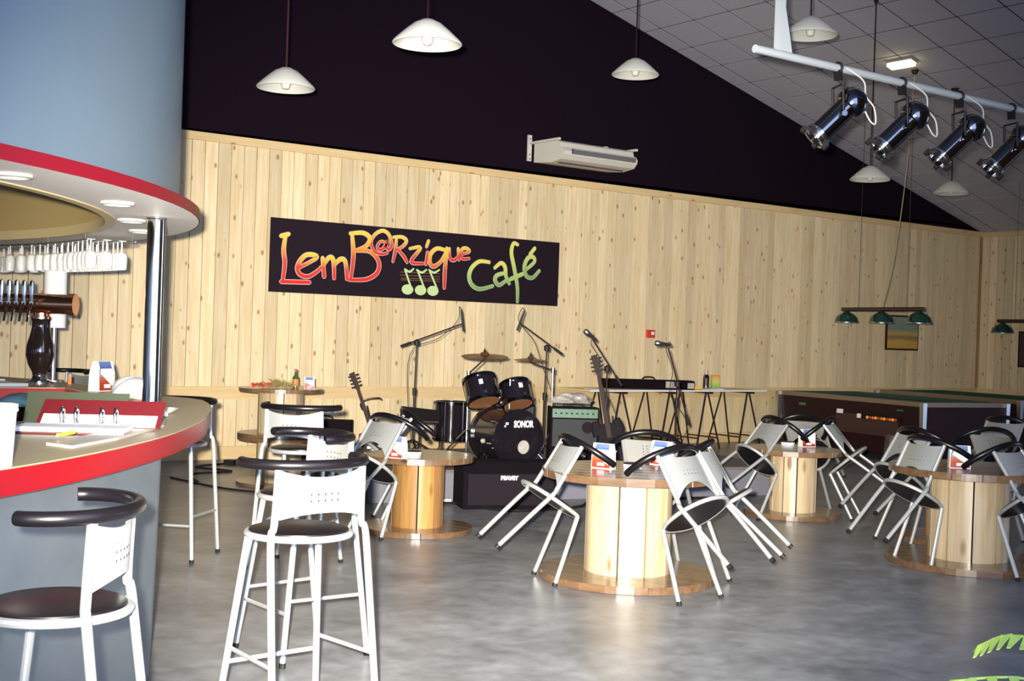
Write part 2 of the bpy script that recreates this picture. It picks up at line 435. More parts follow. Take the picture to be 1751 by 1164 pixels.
fb = fr.build('front_cladding', 'zinc', bar); fb['label'] = 'mottled zinc sheet bar front'
ib = MB()
vs = []; fs = []
for z_ in (0.0, 1.0):
    for i in range(na+1):
        a = A0+(A1-A0)*i/na
        vs.append((*pol(4.30, a), z_))
for i in range(na): fs.append((i+1, i, na+1+i, na+2+i))
ib.add(vs, fs).build('inner_carcass', 'pool_wood', bar)
MB().box((1.6, 10.05, 0.5), (1.9, 1.4, 1.0)).build('tap_cabinet', 'pool_wood', bar, smooth=False)

# canopy
can = thing('bar_canopy', 'round canopy over the bar with red rim and blue drum', 'canopy', (0, 0, 0))
Mb = Matrix.Translation(BC)
MB().lathe([(4.99, 2.20), (4.99, 2.262), (4.86, 2.262)], 120, Mb, caps=False).build('rim', 'red_edge', can)
can.children[0]['label'] = 'thin red rim board'
MB().lathe([(4.985, 2.201), (4.48, 2.201)], 120, Mb, caps=False).build('underside', 'canopy_under', can)
MB().lathe([(4.866, 2.262), (4.866, 5.0), (4.5, 5.0)], 120, Mb, caps=False).build('drum_fascia', 'drum_blue', can)
MB().lathe([(4.475, 2.26), (4.475, 3.3)], 120, Mb, caps=False).build('inner_fascia', 'tan_fascia', can)
MB().lathe([(4.50, 2.195), (4.44, 2.195), (4.44, 2.262), (4.50, 2.262), (4.50, 2.195)], 120, Mb, caps=False).build('inner_rim', 'ash_wood', can)
for (lx, ly) in ((1.46, 5.56), (2.2, 6.4), (2.64, 7.42), (3.0, 8.24), (0.7, 5.0)):
    d_ = MB().lathe([(0.085, 2.200), (0.085, 2.188), (0.07, 2.184), (0.06, 2.196), (0.0, 2.196)], 20, Matrix.Translation((lx, ly, 0))).build('downlight', 'lamp_white', can)
cl = MB().lathe([(0.06, 1.104), (0.06, 1.12), (0.052, 1.125), (0.052, 2.185), (0.06, 2.19), (0.06, 2.2)], 28, Matrix.Translation((2.67, 7.09, 0))).build('column', 'chrome', can)
cl['label'] = 'polished chrome column standing on the counter'

# stemware rack under the canopy
rack = thing('glass_rack', 'overhead steel glass rack under the bar canopy', 'rack', (0, 0, 0))
def rp_(r, deg, z): px, py = pol(r, deg); return (px, py, z)
for rr in (4.47, 4.58, 4.69, 4.80):
    MB().tube([rp_(rr, a, 2.155) for a in range(-4, 30, 2)], 0.006, 6).build('rail', 'steel', rack)
for a in (-3, 7, 17, 27):
    for rr in (4.47, 4.80):
        MB().tube([rp_(rr, a, 2.155), rp_(rr, a, 2.202)], 0.005, 6).build('hanger', 'steel', rack)
gl = thing('wine_glass', 'clear stemmed glass hanging upside down from the rack over the bar', 'glass', (0, 0, 0), group='glasses hanging in the bar rack')
MB().lathe([(0.034, 0.0), (0.034, -0.004), (0.006, -0.010)], 14).build('foot', 'glass_clear', gl)
MB().lathe([(0.005, -0.008), (0.005, -0.075)], 8).build('stem', 'glass_clear', gl)
MB().lathe([(0.005, -0.075), (0.03, -0.090), (0.040, -0.115), (0.041, -0.15), (0.036, -0.205), (0.034, -0.205), (0.038, -0.15), (0.036, -0.118), (0.026, -0.095), (0.0, -0.082)], 16).build('bowl', 'glass_clear', gl)
first = True
for rr in (4.525, 4.635, 4.745):
    for a in (-2.5, -1.2, 0.1, 1.4, 2.7, 4.0, 5.4, 7, 8.6, 10.2, 12, 14, 16, 18.5, 21, 23.5, 26):
        g = gl if first else copy_tree(gl); first = False
        g.location = rp_(rr, a+random.uniform(-.2, .2), 2.164)

# beer tower
bt = thing('beer_tower', 'black baluster beer tower with copper crossbar and chrome taps', 'beer tower', (2.80, 9.74, 1.104), (0, 0, math.radians(-36)))
MB().lathe([(0.11, 0), (0.11, 0.012), (0.06, 0.03), (0.05, 0.055), (0.055, 0.07)], 24).build('base', 'chrome', bt)
MB().lathe([(0.05, 0.07), (0.058, 0.09), (0.085, 0.14), (0.104, 0.22), (0.098, 0.29), (0.078, 0.36), (0.066, 0.42), (0.066, 0.47), (0.075, 0.485)], 28).build('baluster', 'vase_black', bt)
MB().lathe([(0.075, 0.485), (0.075, 0.50), (0.06, 0.505), (0.06, 0.53)], 24).build('collar', 'copper', bt)
MB().tube([(-1.05, 0, 0.60), (0.24, 0, 0.60)], 0.075, 24).build('crossbar', 'copper', bt)
MB().tube([(0.20, 0, 0.60), (0.255, 0, 0.60)], 0.082, 24).build('end_cap', 'copper', bt)
for i in range(16):
    tx = -0.86 + i*0.056
    tp = MB().tube([(tx, -0.07, 0.60), (tx, -0.16, 0.60)], 0.016, 10).build('tap', 'chrome', bt)
    MB().lathe([(0.010, 0), (0.013, 0.03), (0.020, 0.09), (0.016, 0.15), (0.0, 0.16)], 10, Matrix.Translation((tx, -0.155, 0.61))).build('handle', 'chrome', tp)
    MB().tube([(tx, -0.155, 0.595), (tx-0.01, -0.185, 0.54), (tx-0.02, -0.19, 0.46)], 0.010, 8).build('spout', 'chrome', tp)
dt = thing('drip_tray', 'flat steel drip tray on the counter under the beer taps', 'tray', (1.75, 9.62, 1.104))
MB().box((0, 0, 0.006), (1.70, 0.62, 0.012)).build('pan', 'steel', dt, smooth=False)
for sy in (-1, 1): MB().box((0, sy*0.305, 0.014), (1.70, 0.012, 0.016)).build('rim', 'steel', dt, smooth=False)
wp = thing('paper_roll', 'tall white paper roll standing behind the beer taps', 'paper roll', (2.98, 10.02, 1.104))
MB().lathe([(0.09, 0), (0.09, 0.012), (0.02, 0.02)], 24).build('base', 'steel', wp)
MB().lathe([(0.02, 0.02), (0.02, 0.42)], 12).build('spindle', 'steel', wp)
MB().lathe([(0.03, 0.42), (0.085, 0.42), (0.085, 0.86), (0.03, 0.86)], 24).build('roll', 'paper_white', wp)

# ------------------------------------------------------------------ bar stools and chairs
TR = 0.0145
def arm_path(cy, z, a=0.262, b=0.235, tip=0.06):
    P = [(-a*0.97, cy+tip, z), (-a, cy+tip*0.5, z)]
    for i in range(19):
        t = PI + PI*i/18
        P.append((a*math.cos(t), cy + b*math.sin(t), z))
    P += [(a, cy+tip*0.5, z), (a*0.97, cy+tip, z)]
    return P
def back_panel(zs, zb_mid, zt, zt_mid, y0, y1, w=0.178, curve=0.035):
    """sheet between the uprights: arched lower edge, dished upper edge, bowed backwards"""
    nx, nz, th = 14, 6, 0.008
    vs = []; fs = []
    for side in (0, 1):
        for i in range(nx+1):
            u = -1+2*i/nx
            lo = zb_mid + (zs-zb_mid)*abs(u)**2.2; hi = zt_mid + (zt-zt_mid)*u*u
            for j in range(nz+1):
                t = j/nz; z = lo+(hi-lo)*t
                yb = y0 + (y1-y0)*(z-zs)/(zt-zs)
                vs.append((u*w, yb - curve*(1-u*u) + (th/2 if side else -th/2), z))
    K = (nx+1)*(nz+1)
    idx = lambda s, i, j: s*K + i*(nz+1)+j
    for i in range(nx):
        for j in range(nz):
            fs.append((idx(0, i, j), idx(0, i+1, j), idx(0, i+1, j+1), idx(0, i, j+1)))
            fs.append((idx(1, i, j), idx(1, i, j+1), idx(1, i+1, j+1), idx(1, i+1, j)))
        fs.append((idx(0, i, 0), idx(1, i, 0), idx(1, i+1, 0), idx(0, i+1, 0)))
        fs.append((idx(0, i, nz), idx(0, i+1, nz), idx(1, i+1, nz), idx(1, i, nz)))
    for i in (0, nx):
        for j in range(nz):
            q = (idx(0, i, j), idx(0, i, j+1), idx(1, i, j+1), idx(1, i, j))
            fs.append(q if i == 0 else tuple(reversed(q)))
    return MB().add(vs, fs)
def seat_parts(root, cy, z, metal, n=2.0):
    def se(t, k=1.0):
        c, s_ = math.cos(t), math.sin(t)
        f = (abs(c)**n + abs(s_)**n)**(-1/n) if s_ > 0 else 1.0
        return (k*c*f, k*s_*f)
    MB().tube([(se(2*PI*i/36, 0.205)[0], cy+se(2*PI*i/36, 0.205)[1], z) for i in range(36)], 0.0135, 8, closed=True).build('seat_ring', metal, root)
    vs = []; fs = []; N_ = 36
    prof = [(0.0, z-0.012), (0.193, z-0.012), (0.2, z), (0.198, z+0.018), (0.17, z+0.027), (0.0, z+0.030)]
    for r_, z_ in prof:
        for i in range(N_):
            a = se(2*PI*i/N_, r_); vs.append((a[0], cy+a[1], z_))
    for k in range(len(prof)-1):
        for i in range(N_): fs.append((k*N_+i, k*N_+(i+1) % N_, (k+1)*N_+(i+1) % N_, (k+1)*N_+i))
    MB().add(vs, fs).build('seat', 'black_vinyl', root)
def perforations(root, y, zs):
    p = MB()
    for i in range(-2, 3):
        for z in zs:
            for sy in (-1, 1):
                yy = y - 0.035*(1-(i*0.03/0.178)**2) + sy*0.0048
                p.lathe([(0.0045, -0.0006), (0.0, 0.0006)], 6, Matrix.Translation((i*0.03, yy, z)) @ Matrix.Rotation(PI/2, 4, 'X'))
    o = p.build('perforations', 'black_rubber', root, smooth=False); o['kind'] = 'stuff'
def make_chair():
    r = thing('cafe_chair', 'chair', 'chair', group='silver café chairs tipped against the spool tables')
    for s in (-1, 1):
        l = MB().tube([(s*0.20, 0, 0.012), (s*0.155, -0.100, 0.452)], TR, 10).build('leg', 'silver_paint', r)
        MB().tube([(s*0.2015, 0.003, -0.002), (s*0.198, -0.003, 0.02)], TR*1.12, 10).build('foot_cap', 'black_rubber', l)
    for s in (-1, 1):
        l = MB().tube(smooth_path([(s*0.205, -0.467, 0.012), (s*0.2165, -0.385, 0.33), (s*0.216, -0.345, 0.475), (s*0.197, -0.337, 0.53), (s*0.19, -0.345, 0.832)], 4), TR, 10).build('leg', 'silver_paint', r)
        MB().tube([(s*0.205, -0.4705, -0.002), (s*0.2055, -0.464, 0.022)], TR*1.12, 10).build('foot_cap', 'black_rubber', l)
    seat_parts(r, -0.27, 0.455, 'silver_paint', 2.7)
    back_panel(0.535, 0.625, 0.825, 0.795, -0.337, -0.345).build('backrest', 'silver_paint', r)
    perforations(r, -0.341, (0.68, 0.705, 0.73, 0.755))
    MB().tube(arm_path(-0.180, 0.848), 0.021, 12).build('armrest', 'black_foam', r)
    return r
def make_stool():
    r = thing('bar_stool', 'stool', 'bar stool', group='silver bar stools')
    zr = 0.77
    for s in (-1, 1):
        l = MB().tube([(s*0.23, 0.23, 0.012), (s*0.162, 0.135, 0.765)], TR, 10).build('leg', 'silver_paint', r)
        MB().tube([(s*0.2305, 0.2307, -0.002), (s*0.2285, 0.228, 0.022)], TR*1.12, 10).build('foot_cap', 'black_rubber', l)
    for s in (-1, 1):
        l = MB().tube(smooth_path([(s*0.235, -0.235, 0.012), (s*0.222, -0.165, 0.55), (s*0.214, -0.135, 0.785), (s*0.197, -0.127, 0.83), (s*0.19, -0.136, 1.045)], 4), TR, 10).build('leg', 'silver_paint', r)
        MB().tube([(s*0.235, -0.236, -0.002), (s*0.2346, -0.233, 0.022)], TR*1.12, 10).build('foot_cap', 'black_rubber', l)
    f_ = lambda z: (0.23-0.068*z/0.765, 0.23-0.095*z/0.765)
    x1, y1 = f_(0.24)
    MB().tube([(-x1, y1, 0.24), (x1, y1, 0.24)], 0.010, 8).build('footrest', 'silver_paint', r)
    x2, y2 = f_(0.30)
    for s in (-1, 1):
        MB().tube([(s*x2, y2, 0.30), (s*0.229, -0.197, 0.30)], 0.009, 8).build('side_bar', 'silver_paint', r)
    seat_parts(r, 0.02, zr, 'silver_paint')
    back_panel(0.85, 0.872, 1.038, 1.012, -0.128, -0.136).build('backrest', 'silver_paint', r)
    perforations(r, -0.132, (0.92, 0.945, 0.97))
    MB().tube(arm_path(0.005, 1.062, 0.258, 0.205, 0.04), 0.021, 12).build('armrest', 'black_foam', r)
    return r
CHAIRS = [  # x, y, heading, forward tip, label
    (5.083, 6.439, 108.3, 33, 'silver chair tipped against the left of the front middle spool table'),
    (5.549, 5.469, 354.4, 37, 'silver chair tipped toward the front middle spool table, nearest the camera'),
    (6.014, 5.717, 325.6, 33.5, 'silver chair tipped against the right of the front middle spool table'),
    (6.182, 6.598, 238, 34, 'silver chair tipped onto the far side of the front middle spool table'),
    (4.875, 8.423, 79.4, 36, 'silver chair tipped against the left of the amber spool table before the drums'),
    (5.38, 9.09, 112, 38, 'silver chair tipped onto the far side of the amber spool table before the drums'),
    (8.550, 7.923, 101, 42, 'silver chair tipped against the left of the back right spool table'),
    (9.62, 8.06, 249, 41, 'silver chair tipped onto the far side of the back right spool table'),
    (9.504, 7.417, 332, 41.6, 'silver chair tipped against the right of the back right spool table'),
    (7.835, 5.621, 103.5, 29, 'silver chair tipped against the left of the front right spool table'),
    (8.268, 4.920, 356.9, 37, 'silver chair tipped toward the front right spool table at the frame edge'),
    (8.621, 6.373, 100, 36, 'silver chair half hidden behind the chair left of the front right spool table'),
    (9.720, 6.085, 268, 36, 'shaded silver chair behind the menu card of the front right spool table'),
    (11.15, 7.09, 88, 34, 'silver chair seen farthest right, before the second pool table'),
]
proto = make_chair()
for i, (cx, cy, h, t, lab) in enumerate(CHAIRS):
    c = proto if i == 0 else copy_tree(proto)
    c.location = (cx, cy, 0.004); c.rotation_euler = (-math.radians(t), 0, -math.radians(h)); c['label'] = lab
STOOLS = [
    (1.128, 3.635, 305.3, 'silver bar stool nearest the camera beside the zinc bar front'),
    (2.345, 4.54, 356.5, 'silver bar stool with its back to the camera, frontmost of the free-standing three'),
    (2.893, 5.576, 266.6, 'silver bar stool turned toward the bar, just behind the frontmost free-standing one'),
    (3.885, 7.58, 48, 'silver bar stool standing before the tall stacked spool table'),
    (3.30, 8.28, 224, 'silver bar stool tucked at the rounded right end of the counter'),
    (4.02, 12.95, 245, 'silver bar stool by the plank wall behind the beer tower'),
]
sproto = make_stool()
for i, (cx, cy, h, lab) in enumerate(STOOLS):
    c = sproto if i == 0 else copy_tree(sproto)
    c.location = (cx, cy, 0.004); c.rotation_euler = (0, 0, -math.radians(h)); c['label'] = lab

# ------------------------------------------------------------------ cable-spool tables
def disc_boards(root, R, z0, z1, nb, m, rot=0.0, gap=0.006):
    w = 2*R/nb
    for i in range(nb):
        xa = -R + i*w + (gap/2 if i else 0); xb = -R + (i+1)*w - (gap/2 if i < nb-1 else 0)
        xs = [xa + (xb-xa)*k/6 for k in range(7)]
        top = [(x_, math.sqrt(max(R*R-x_*x_, 0))) for x_ in xs]
        bot = [(x_, -math.sqrt(max(R*R-x_*x_, 0))) for x_ in reversed(xs)]
        out = bot[::-1] + top[::-1]
        pts = []
        for p in out:
            if not pts or (abs(p[0]-pts[-1][0]) + abs(p[1]-pts[-1][1])) > 1e-4: pts.append(p)
        if abs(pts[0][0]-pts[-1][0]) + abs(pts[0][1]-pts[-1][1]) < 1e-4: pts.pop()
        o = MB().prism(pts, z0, z1).build('board', m, root, smooth=False)
        o.rotation_euler = (0, 0, rot)
def make_spool(R, H, rd, th, staves, mdrum, label, cat='table', group='cable-spool tables', rot=0.3):
    r = thing('spool_table', label, cat, group=group)
    disc_boards(r, R, 0.002, th, 7, 'spool_board', rot)
    disc_boards(r, R, H-th, H, 7, 'spool_board', rot+0.5)
    a_ = 2*PI/staves
    st = MB()
    g = 0.006/rd
    k = 4
    out = [(rd*math.cos(-a_/2+g+(a_-2*g)*i/k), rd*math.sin(-a_/2+g+(a_-2*g)*i/k)) for i in range(k+1)]
    inn = [(x_*0.9, y_*0.9) for x_, y_ in reversed(out)]
    me = st.prism(out+inn, th, H-th).mesh('stave', mdrum, True, 40)
    for i in range(staves):
        link('stave', me, r, None, (0, 0, a_*i+rot))
    MB().lathe([(rd*0.86, th), (rd*0.86, H-th)], 24, caps=False).build('core', 'black_matte', r)
    return r
big = make_spool(0.585, 0.72, 0.285, 0.05, 10, 'spool_pine', 'pale cable-spool table in the front middle ringed by tipped chairs')
big.location = (5.655, 6.27, 0)
b2 = copy_tree(big); b2.location = (8.35, 5.5, 0); b2.rotation_euler = (0, 0, 0.7); b2['label'] = 'large cable-spool table at the right edge with one blue and red menu card'
sm = make_spool(0.44, 0.61, 0.205, 0.045, 9, 'spool_pine_amber', 'small amber varnished cable-spool table standing before the drum kit')
sm.location = (5.42, 8.52, 0)
s3 = make_spool(0.445, 0.62, 0.215, 0.045, 11, 'spool_pine', 'small cable-spool table in front of the first pool table')
s3.location = (9.11, 7.85, 0)
s5 = copy_tree(sm); s5.location = (9.20, 6.22, 0); s5['label'] = 'small cable-spool table mostly hidden behind the large one at the right'
stk = thing('spool_table', 'tall table of two stacked cable spools by the plank wall', 'table', (5.72, 11.62, 0), group='cable-spool tables')
for k in range(2):
    z = k*0.485
    sp = MB().lathe([(0.42, z+0.002), (0.42, z+0.035), (0.2, z+0.035)], 40, None).build('bottom_flange' if k == 0 else 'middle_flange', 'spool_board', stk)
    a_ = 2*PI/10
    for i in range(10):
        t0 = a_*i+0.02; t1 = a_*(i+1)-0.02
        out = [(0.225*math.cos(t0+(t1-t0)*q/4), 0.225*math.sin(t0+(t1-t0)*q/4)) for q in range(5)]
        MB().prism(out+[(x_*0.9, y_*0.9) for x_, y_ in reversed(out)], z+0.035, z+0.45).build('stave', 'spool_pine', stk)
    MB().lathe([(0.195, z+0.035), (0.195, z+0.45)], 20, caps=False).build('core', 'black_matte', stk)
    if k == 1: disc_boards(stk, 0.42, z+0.45, z+0.485, 6, 'spool_board', 0.4)
    else: MB().lathe([(0.42, z+0.45), (0.42, z+0.485)], 40).build('upper_flange', 'spool_board', stk)

# menu cards, ashtrays
def make_card():
    r = thing('menu_card', 'card', 'menu card', group='folded menu cards')
    w, h = 0.15, 0.165
    prof = [(-0.034, 0), (0.034, 0), (0.030, 0.10), (0.010, h), (-0.010, h), (-0.030, 0.10)]
    Mx = Matrix(((0, 0, 1, 0), (1, 0, 0, 0), (0, 1, 0, 0), (0, 0, 0, 1)))
    MB().prism(prof, -w/2, w/2, Mx).build('card', 'paper_white', r, smooth=False)
    for s in (-1, 1):
        q = [(-w*0.47, s*0.0355, 0.004), (w*0.47, s*0.0355, 0.004), (w*0.47, s*0.0315, 0.100), (w*0.36, s*0.0219, 0.131), (w*0.36, s*0.0118, 0.163), (-w*0.36, s*0.0118, 0.163), (-w*0.36, s*0.0219, 0.131), (-w*0.47, s*0.0315, 0.100)]
        MB().add(q, [tuple(range(8)) if s < 0 else tuple(reversed(range(8)))]).build('printed_face', 'menu_print', r, smooth=False)
        MB().box((0, s*0.0352, 0.028), (0.055, 0.003, 0.020)).build('white_strip', 'paper_white', r, smooth=False)
    return r
cp = make_card()
CARDS = [(5.53, 6.40, 0.72, -72, 'menu card at the left on the front middle spool table'),
         (6.08, 6.42, 0.72, -76, 'menu card behind the nearest tipped chair on the front middle spool table'),
         (5.10, 8.33, 0.61, -68, 'menu card on the amber spool table before the drums'),
         (9.38, 7.93, 0.62, -15, 'menu card on the small spool table before the pool table'),
         (8.19, 5.49, 0.72, -42, 'menu card on the large spool table at the right edge'),
         (2.93, 8.72, 1.104, 36, 'menu card standing on the bar counter left of the chrome column'),
         (5.96, 11.48, 0.97, -20, 'small white card on the tall stacked spool table')]
for i, (cx, cy, cz, a, lab) in enumerate(CARDS):
    c = cp if i == 0 else copy_tree(cp)
    c.location = (cx, cy, cz+0.001); c.rotation_euler = (0, 0, math.radians(a)); c['label'] = lab
    if i == 5: c.scale = (1.25, 1.25, 1.25)
    if i == 6: c.scale = (0.7, 0.7, 0.7)
ap = thing('ashtray', 'tray', 'ashtray', group='pale round ashtrays')
MB().lathe([(0.0, 0.001), (0.062, 0.001), (0.066, 0.028), (0.060, 0.028), (0.056, 0.010), (0.0, 0.010)], 24).build('bowl', 'paper_white', ap)
MB().lathe([(0.0, 0.028), (0.064, 0.029), (0.064, 0.034), (0.0, 0.036)], 24).build('lid', 'black_rubber', ap)
for i, (cx, cy, cz, lab) in enumerate([(5.73, 6.33, 0.72, 'pale round ashtray on the front middle spool table'), (5.34, 8.48, 0.61, 'pale round ashtray on the amber spool table'), (9.33, 8.12, 0.62, 'pale round ashtray on the small spool table before the pool table')]):
    c = ap if i == 0 else copy_tree(ap)
    c.location = (cx, cy, cz); c['label'] = lab
# on the stacked spool table
hb = thing('dried_bouquet', 'dried herb and red flower bunch lying on the tall stacked spool table', 'dried flowers', (5.66, 11.58, 0.972))
hm = MB()
for i in range(140):
    a = random.uniform(0, 2*PI); r_ = random.uniform(0, 0.17); L_ = random.uniform(0.05, 0.11)
    p = Vector((r_*math.cos(a)*1.2, r_*math.sin(a)*0.7, 0.004+random.uniform(0, 0.07)*(1-r_/0.2)))
    q = p + Vector((random.uniform(-1, 1)*L_, random.uniform(-1, 1)*L_, random.uniform(0.005, 0.05)))
    hm.tube([p, q], [0.004, 0.002], 4)
h1 = hm.build('stems', 'dried_herb', hb); h1['kind'] = 'stuff'
for i in range(9):
    MB().lathe([(0.0, 0), (0.018, 0.008), (0.022, 0.02), (0.0, 0.03)], 8, Matrix.Translation((-0.28+random.uniform(0, .18), random.uniform(-.08, .08), random.uniform(0.004, 0.03)))).build('flower', 'alarm_red', hb)
bo = thing('sauce_bottle', 'small bottle with red label on the tall stacked spool table', 'bottle', (5.90, 11.66, 0.972))
MB().lathe([(0.0, 0), (0.033, 0.0), (0.033, 0.10), (0.014, 0.13), (0.012, 0.17), (0.0, 0.17)], 16).build('body', 'bottle_green', bo)
MB().lathe([(0.034, 0.02), (0.034, 0.085)], 16).build('label_band', 'orange_plastic', bo)
MB().lathe([(0.014, 0.165), (0.014, 0.19), (0.0, 0.192)], 12).build('cap', 'alarm_red', bo)

# ------------------------------------------------------------------ things on the counter
CZ = 1.105
fo = thing('ring_binder', 'open red ring binder with white pages on the bar counter', 'binder', (1.84, 5.62, CZ), (0, 0, math.radians(-30)))
# local x runs along the counter
MB().box((-0.04, -0.13, 0.006), (0.50, 0.24, 0.006)).build('cover', 'folder_red', fo, smooth=False)
MB().box((-0.04, -0.13, 0.020), (0.46, 0.21, 0.020)).build('page_block', 'paper_white', fo, smooth=False)
MB().box((0.03, 0.105, 0.068), (0.54, 0.006, 0.20), rotm('X', math.radians(-58))).build('raised_cover', 'folder_red', fo, smooth=False)
MB().box((0.03, 0.052, 0.040), (0.50, 0.004, 0.085), rotm('X', math.radians(-58))).build('raised_page', 'paper_white', fo, smooth=False)
for sx in (-0.12, -0.06, 0.05, 0.11):
    MB().tube(smooth_path([(sx, -0.02, 0.02), (sx, -0.025, 0.07), (sx, 0.0, 0.10), (sx, 0.03, 0.08), (sx, 0.035, 0.03)], 4), 0.006, 8).build('ring', 'chrome', fo)
gf = thing('green_folder', 'dark green folder leaning behind the red binder', 'folder', (1.90, 5.90, CZ), (0, 0, math.radians(-30)))
MB().box((-0.03, 0.0, 0.075), (0.46, 0.006, 0.17), rotm('X', math.radians(-30))).build('cover', 'folder_green', gf, smooth=False)
MB().box((-0.03, 0.012, 0.070), (0.42, 0.008, 0.15), rotm('X', math.radians(-30))).build('pages', 'paper_white', gf, smooth=False)
def sheet(name, label, cat, pts, m, z=0.0, th=0.004, wav=0.0):
    c = Vector((sum(p[0] for p in pts)/len(pts), sum(p[1] for p in pts)/len(pts), CZ+z))
    t = thing(name, label, cat, c)
    loc = [(p[0]-c.x, p[1]-c.y) for p in pts]
    MB().prism(loc, 0.0, th).build('sheet', m, t, smooth=False)
    return t
sheet('ruled_pad', 'flat pale paper pad along the front of the bar counter', 'paper pad', [(1.52, 4.84), (1.80, 5.14), (2.22, 5.72), (2.34, 6.00), (2.22, 6.02), (2.02, 5.66), (1.72, 5.28), (1.47, 5.0)], 'plastic_bag', 0.0, 0.012)
cr = thing('crumpled_paper', 'crumpled white paper strip lying before the red binder', 'paper', (2.20, 5.92, CZ))
pm = MB(); NX, NY = 14, 6
rnd = random.Random(3)
vs = [(-0.27+0.54*i/NX, -0.06+0.12*j/NY, 0.03+0.032*abs(math.sin(i*0.45+j*0.3))+rnd.uniform(0, 0.005)) for i in range(NX+1) for j in range(NY+1)]
vs2 = [(x_, y_, max(0.021, z_-0.03)) for x_, y_, z_ in vs]
idx = lambda i, j: i*(NY+1)+j
K = len(vs); fs = []
for i in range(NX):
    for j in range(NY):
        fs.append((idx(i, j), idx(i+1, j), idx(i+1, j+1), idx(i, j+1))); fs.append((K+idx(i, j), K+idx(i, j+1), K+idx(i+1, j+1), K+idx(i+1, j)))
for i in range(NX):
    fs.append((idx(i, 0), K+idx(i, 0), K+idx(i+1, 0), idx(i+1, 0))); fs.append((idx(i, NY), idx(i+1, NY), K+idx(i+1, NY), K+idx(i, NY)))
for j in range(NY):
    fs.append((idx(0, j), idx(0, j+1), K+idx(0, j+1), K+idx(0, j))); fs.append((idx(NX, j), K+idx(NX, j), K+idx(NX, j+1), idx(NX, j+1)))
pm.add(vs2, []) if False else None
po = MB().add(vs+vs2, fs).build('sheet', 'paper_white', cr); po.rotation_euler = (0, 0, math.radians(58))
for i, (px, py, a, lab) in enumerate([(1.60, 5.16, 50, 'yellow pencil at the left end of the paper pad'), (2.10, 5.70, 58, 'yellow pencil lying on the paper pad')]):
    p = thing('pencil', lab, 'pencil', (px, py, CZ+0.022), (0, 0, math.radians(a)), group='yellow pencils on the counter')
    MB().tube([(-0.09, 0, 0.008), (0.07, 0, 0.008)], 0.008, 6).build('shaft', 'pencil_yellow', p)
    MB().tube([(0.07, 0, 0.008), (0.092, 0, 0.008)], [0.008, 0.001], 6).build('point', 'ash_wood', p)
dsh = thing('dish', 'white shallow dish with red scraps by the chrome column foot', 'dish', (2.50, 6.56, CZ))
MB().lathe([(0.0, 0.0), (0.07, 0.0), (0.115, 0.028), (0.120, 0.030), (0.108, 0.030), (0.066, 0.008), (0.0, 0.008)], 32).build('bowl', 'paper_white', dsh)
for i in range(7):
    a = i*0.9
    MB().box((0.05*math.cos(a), 0.05*math.sin(a)+0.02, 0.026+0.003*(i % 3)), (0.035, 0.022, 0.012), rotm('Z', a)).build('scrap', 'alarm_red' if i % 3 else 'pencil_yellow', dsh, smooth=False)
kg = thing('sunglasses', 'folded dark sunglasses on the paper before the dish', 'sunglasses', (2.26, 6.12, CZ+0.006), (0, 0, math.radians(40)))
for s in (-1, 1):
    MB().lathe([(0.0, 0.0), (0.032, 0.002), (0.034, 0.016), (0.0, 0.024)], 16, Matrix.Translation((s*0.04, 0, 0.012)) @ Matrix.Rotation(1.2, 4, 'X')).build('lens', 'black_gloss', kg)
    MB().tube([(s*0.07, 0, 0.025), (s*0.07, 0.05, 0.022), (-s*0.04, 0.055, 0.02)], 0.004, 6).build('temple', 'black_gloss', kg)
MB().tube([(-0.014, 0, 0.032), (0, 0, 0.036), (0.014, 0, 0.032)], 0.004, 6).build('bridge', 'black_gloss', kg)
cu = thing('white_tub', 'tall white plastic tub at the left edge of the counter', 'tub', (1.12, 4.36, CZ))
MB().lathe([(0.0, 0.0), (0.052, 0.0), (0.062, 0.19), (0.066, 0.195), (0.066, 0.205), (0.058, 0.205), (0.052, 0.02), (0.0, 0.02)], 28).build('body', 'paper_white', cu)
MB().lathe([(0.064, 0.18), (0.067, 0.183), (0.067, 0.19), (0.064, 0.193)], 28, caps=False).build('lip', 'paper_white', cu)
rg = thing('blue_rag', 'dark blue rag bundled below the red tap counter edge', 'rag', (2.02, 7.2, CZ))
def blob(name, m, parent, R, seed, sc=(1, 1, 1), amp=0.3, nu=22, nv=12, zfloor=0.0):
    rr = random.Random(seed); ph = [(rr.uniform(1, 4), rr.uniform(1, 4), rr.uniform(0, 6)) for _ in range(5)]
    vs = []; fs = []
    for j in range(nv+1):
        v = PI*j/nv
        for i in range(nu):
            u = 2*PI*i/nu
            k = 1 + amp*sum(math.sin(round(a)*u+c)*math.sin(round(b)*v) for a, b, c in ph)/3
            x_, y_, z_ = R*k*math.sin(v)*math.cos(u)*sc[0], R*k*math.sin(v)*math.sin(u)*sc[1], R*k*math.cos(v)*sc[2]
            vs.append((x_, y_, max(zfloor, z_+R*sc[2]*0.6)))
    for j in range(nv):
        for i in range(nu): fs.append((j*nu+i, (j+1)*nu+i, (j+1)*nu+(i+1) % nu, j*nu+(i+1) % nu))
    return MB().add(vs, fs).build(name, m, parent, ang=50)
blob('cloth', 'cloth_blue', rg, 0.10, 4, (1.5, 1.0, 0.45), 0.35)
tw_ = thing('white_towel', 'crumpled white towel on the counter behind the chrome column', 'towel', (2.86, 7.86, CZ), (0, 0, math.radians(62)))
blob('cloth', 'cloth_white', tw_, 0.17, 9, (2.1, 0.85, 0.5), 0.32, 34, 16)
cu2 = thing('lighter', 'small orange lighter standing on the counter behind the menu card', 'lighter', (2.98, 9.6, CZ))
MB().box((0, 0, 0.03), (0.025, 0.014, 0.06)).build('body', 'orange_plastic', cu2, smooth=False)
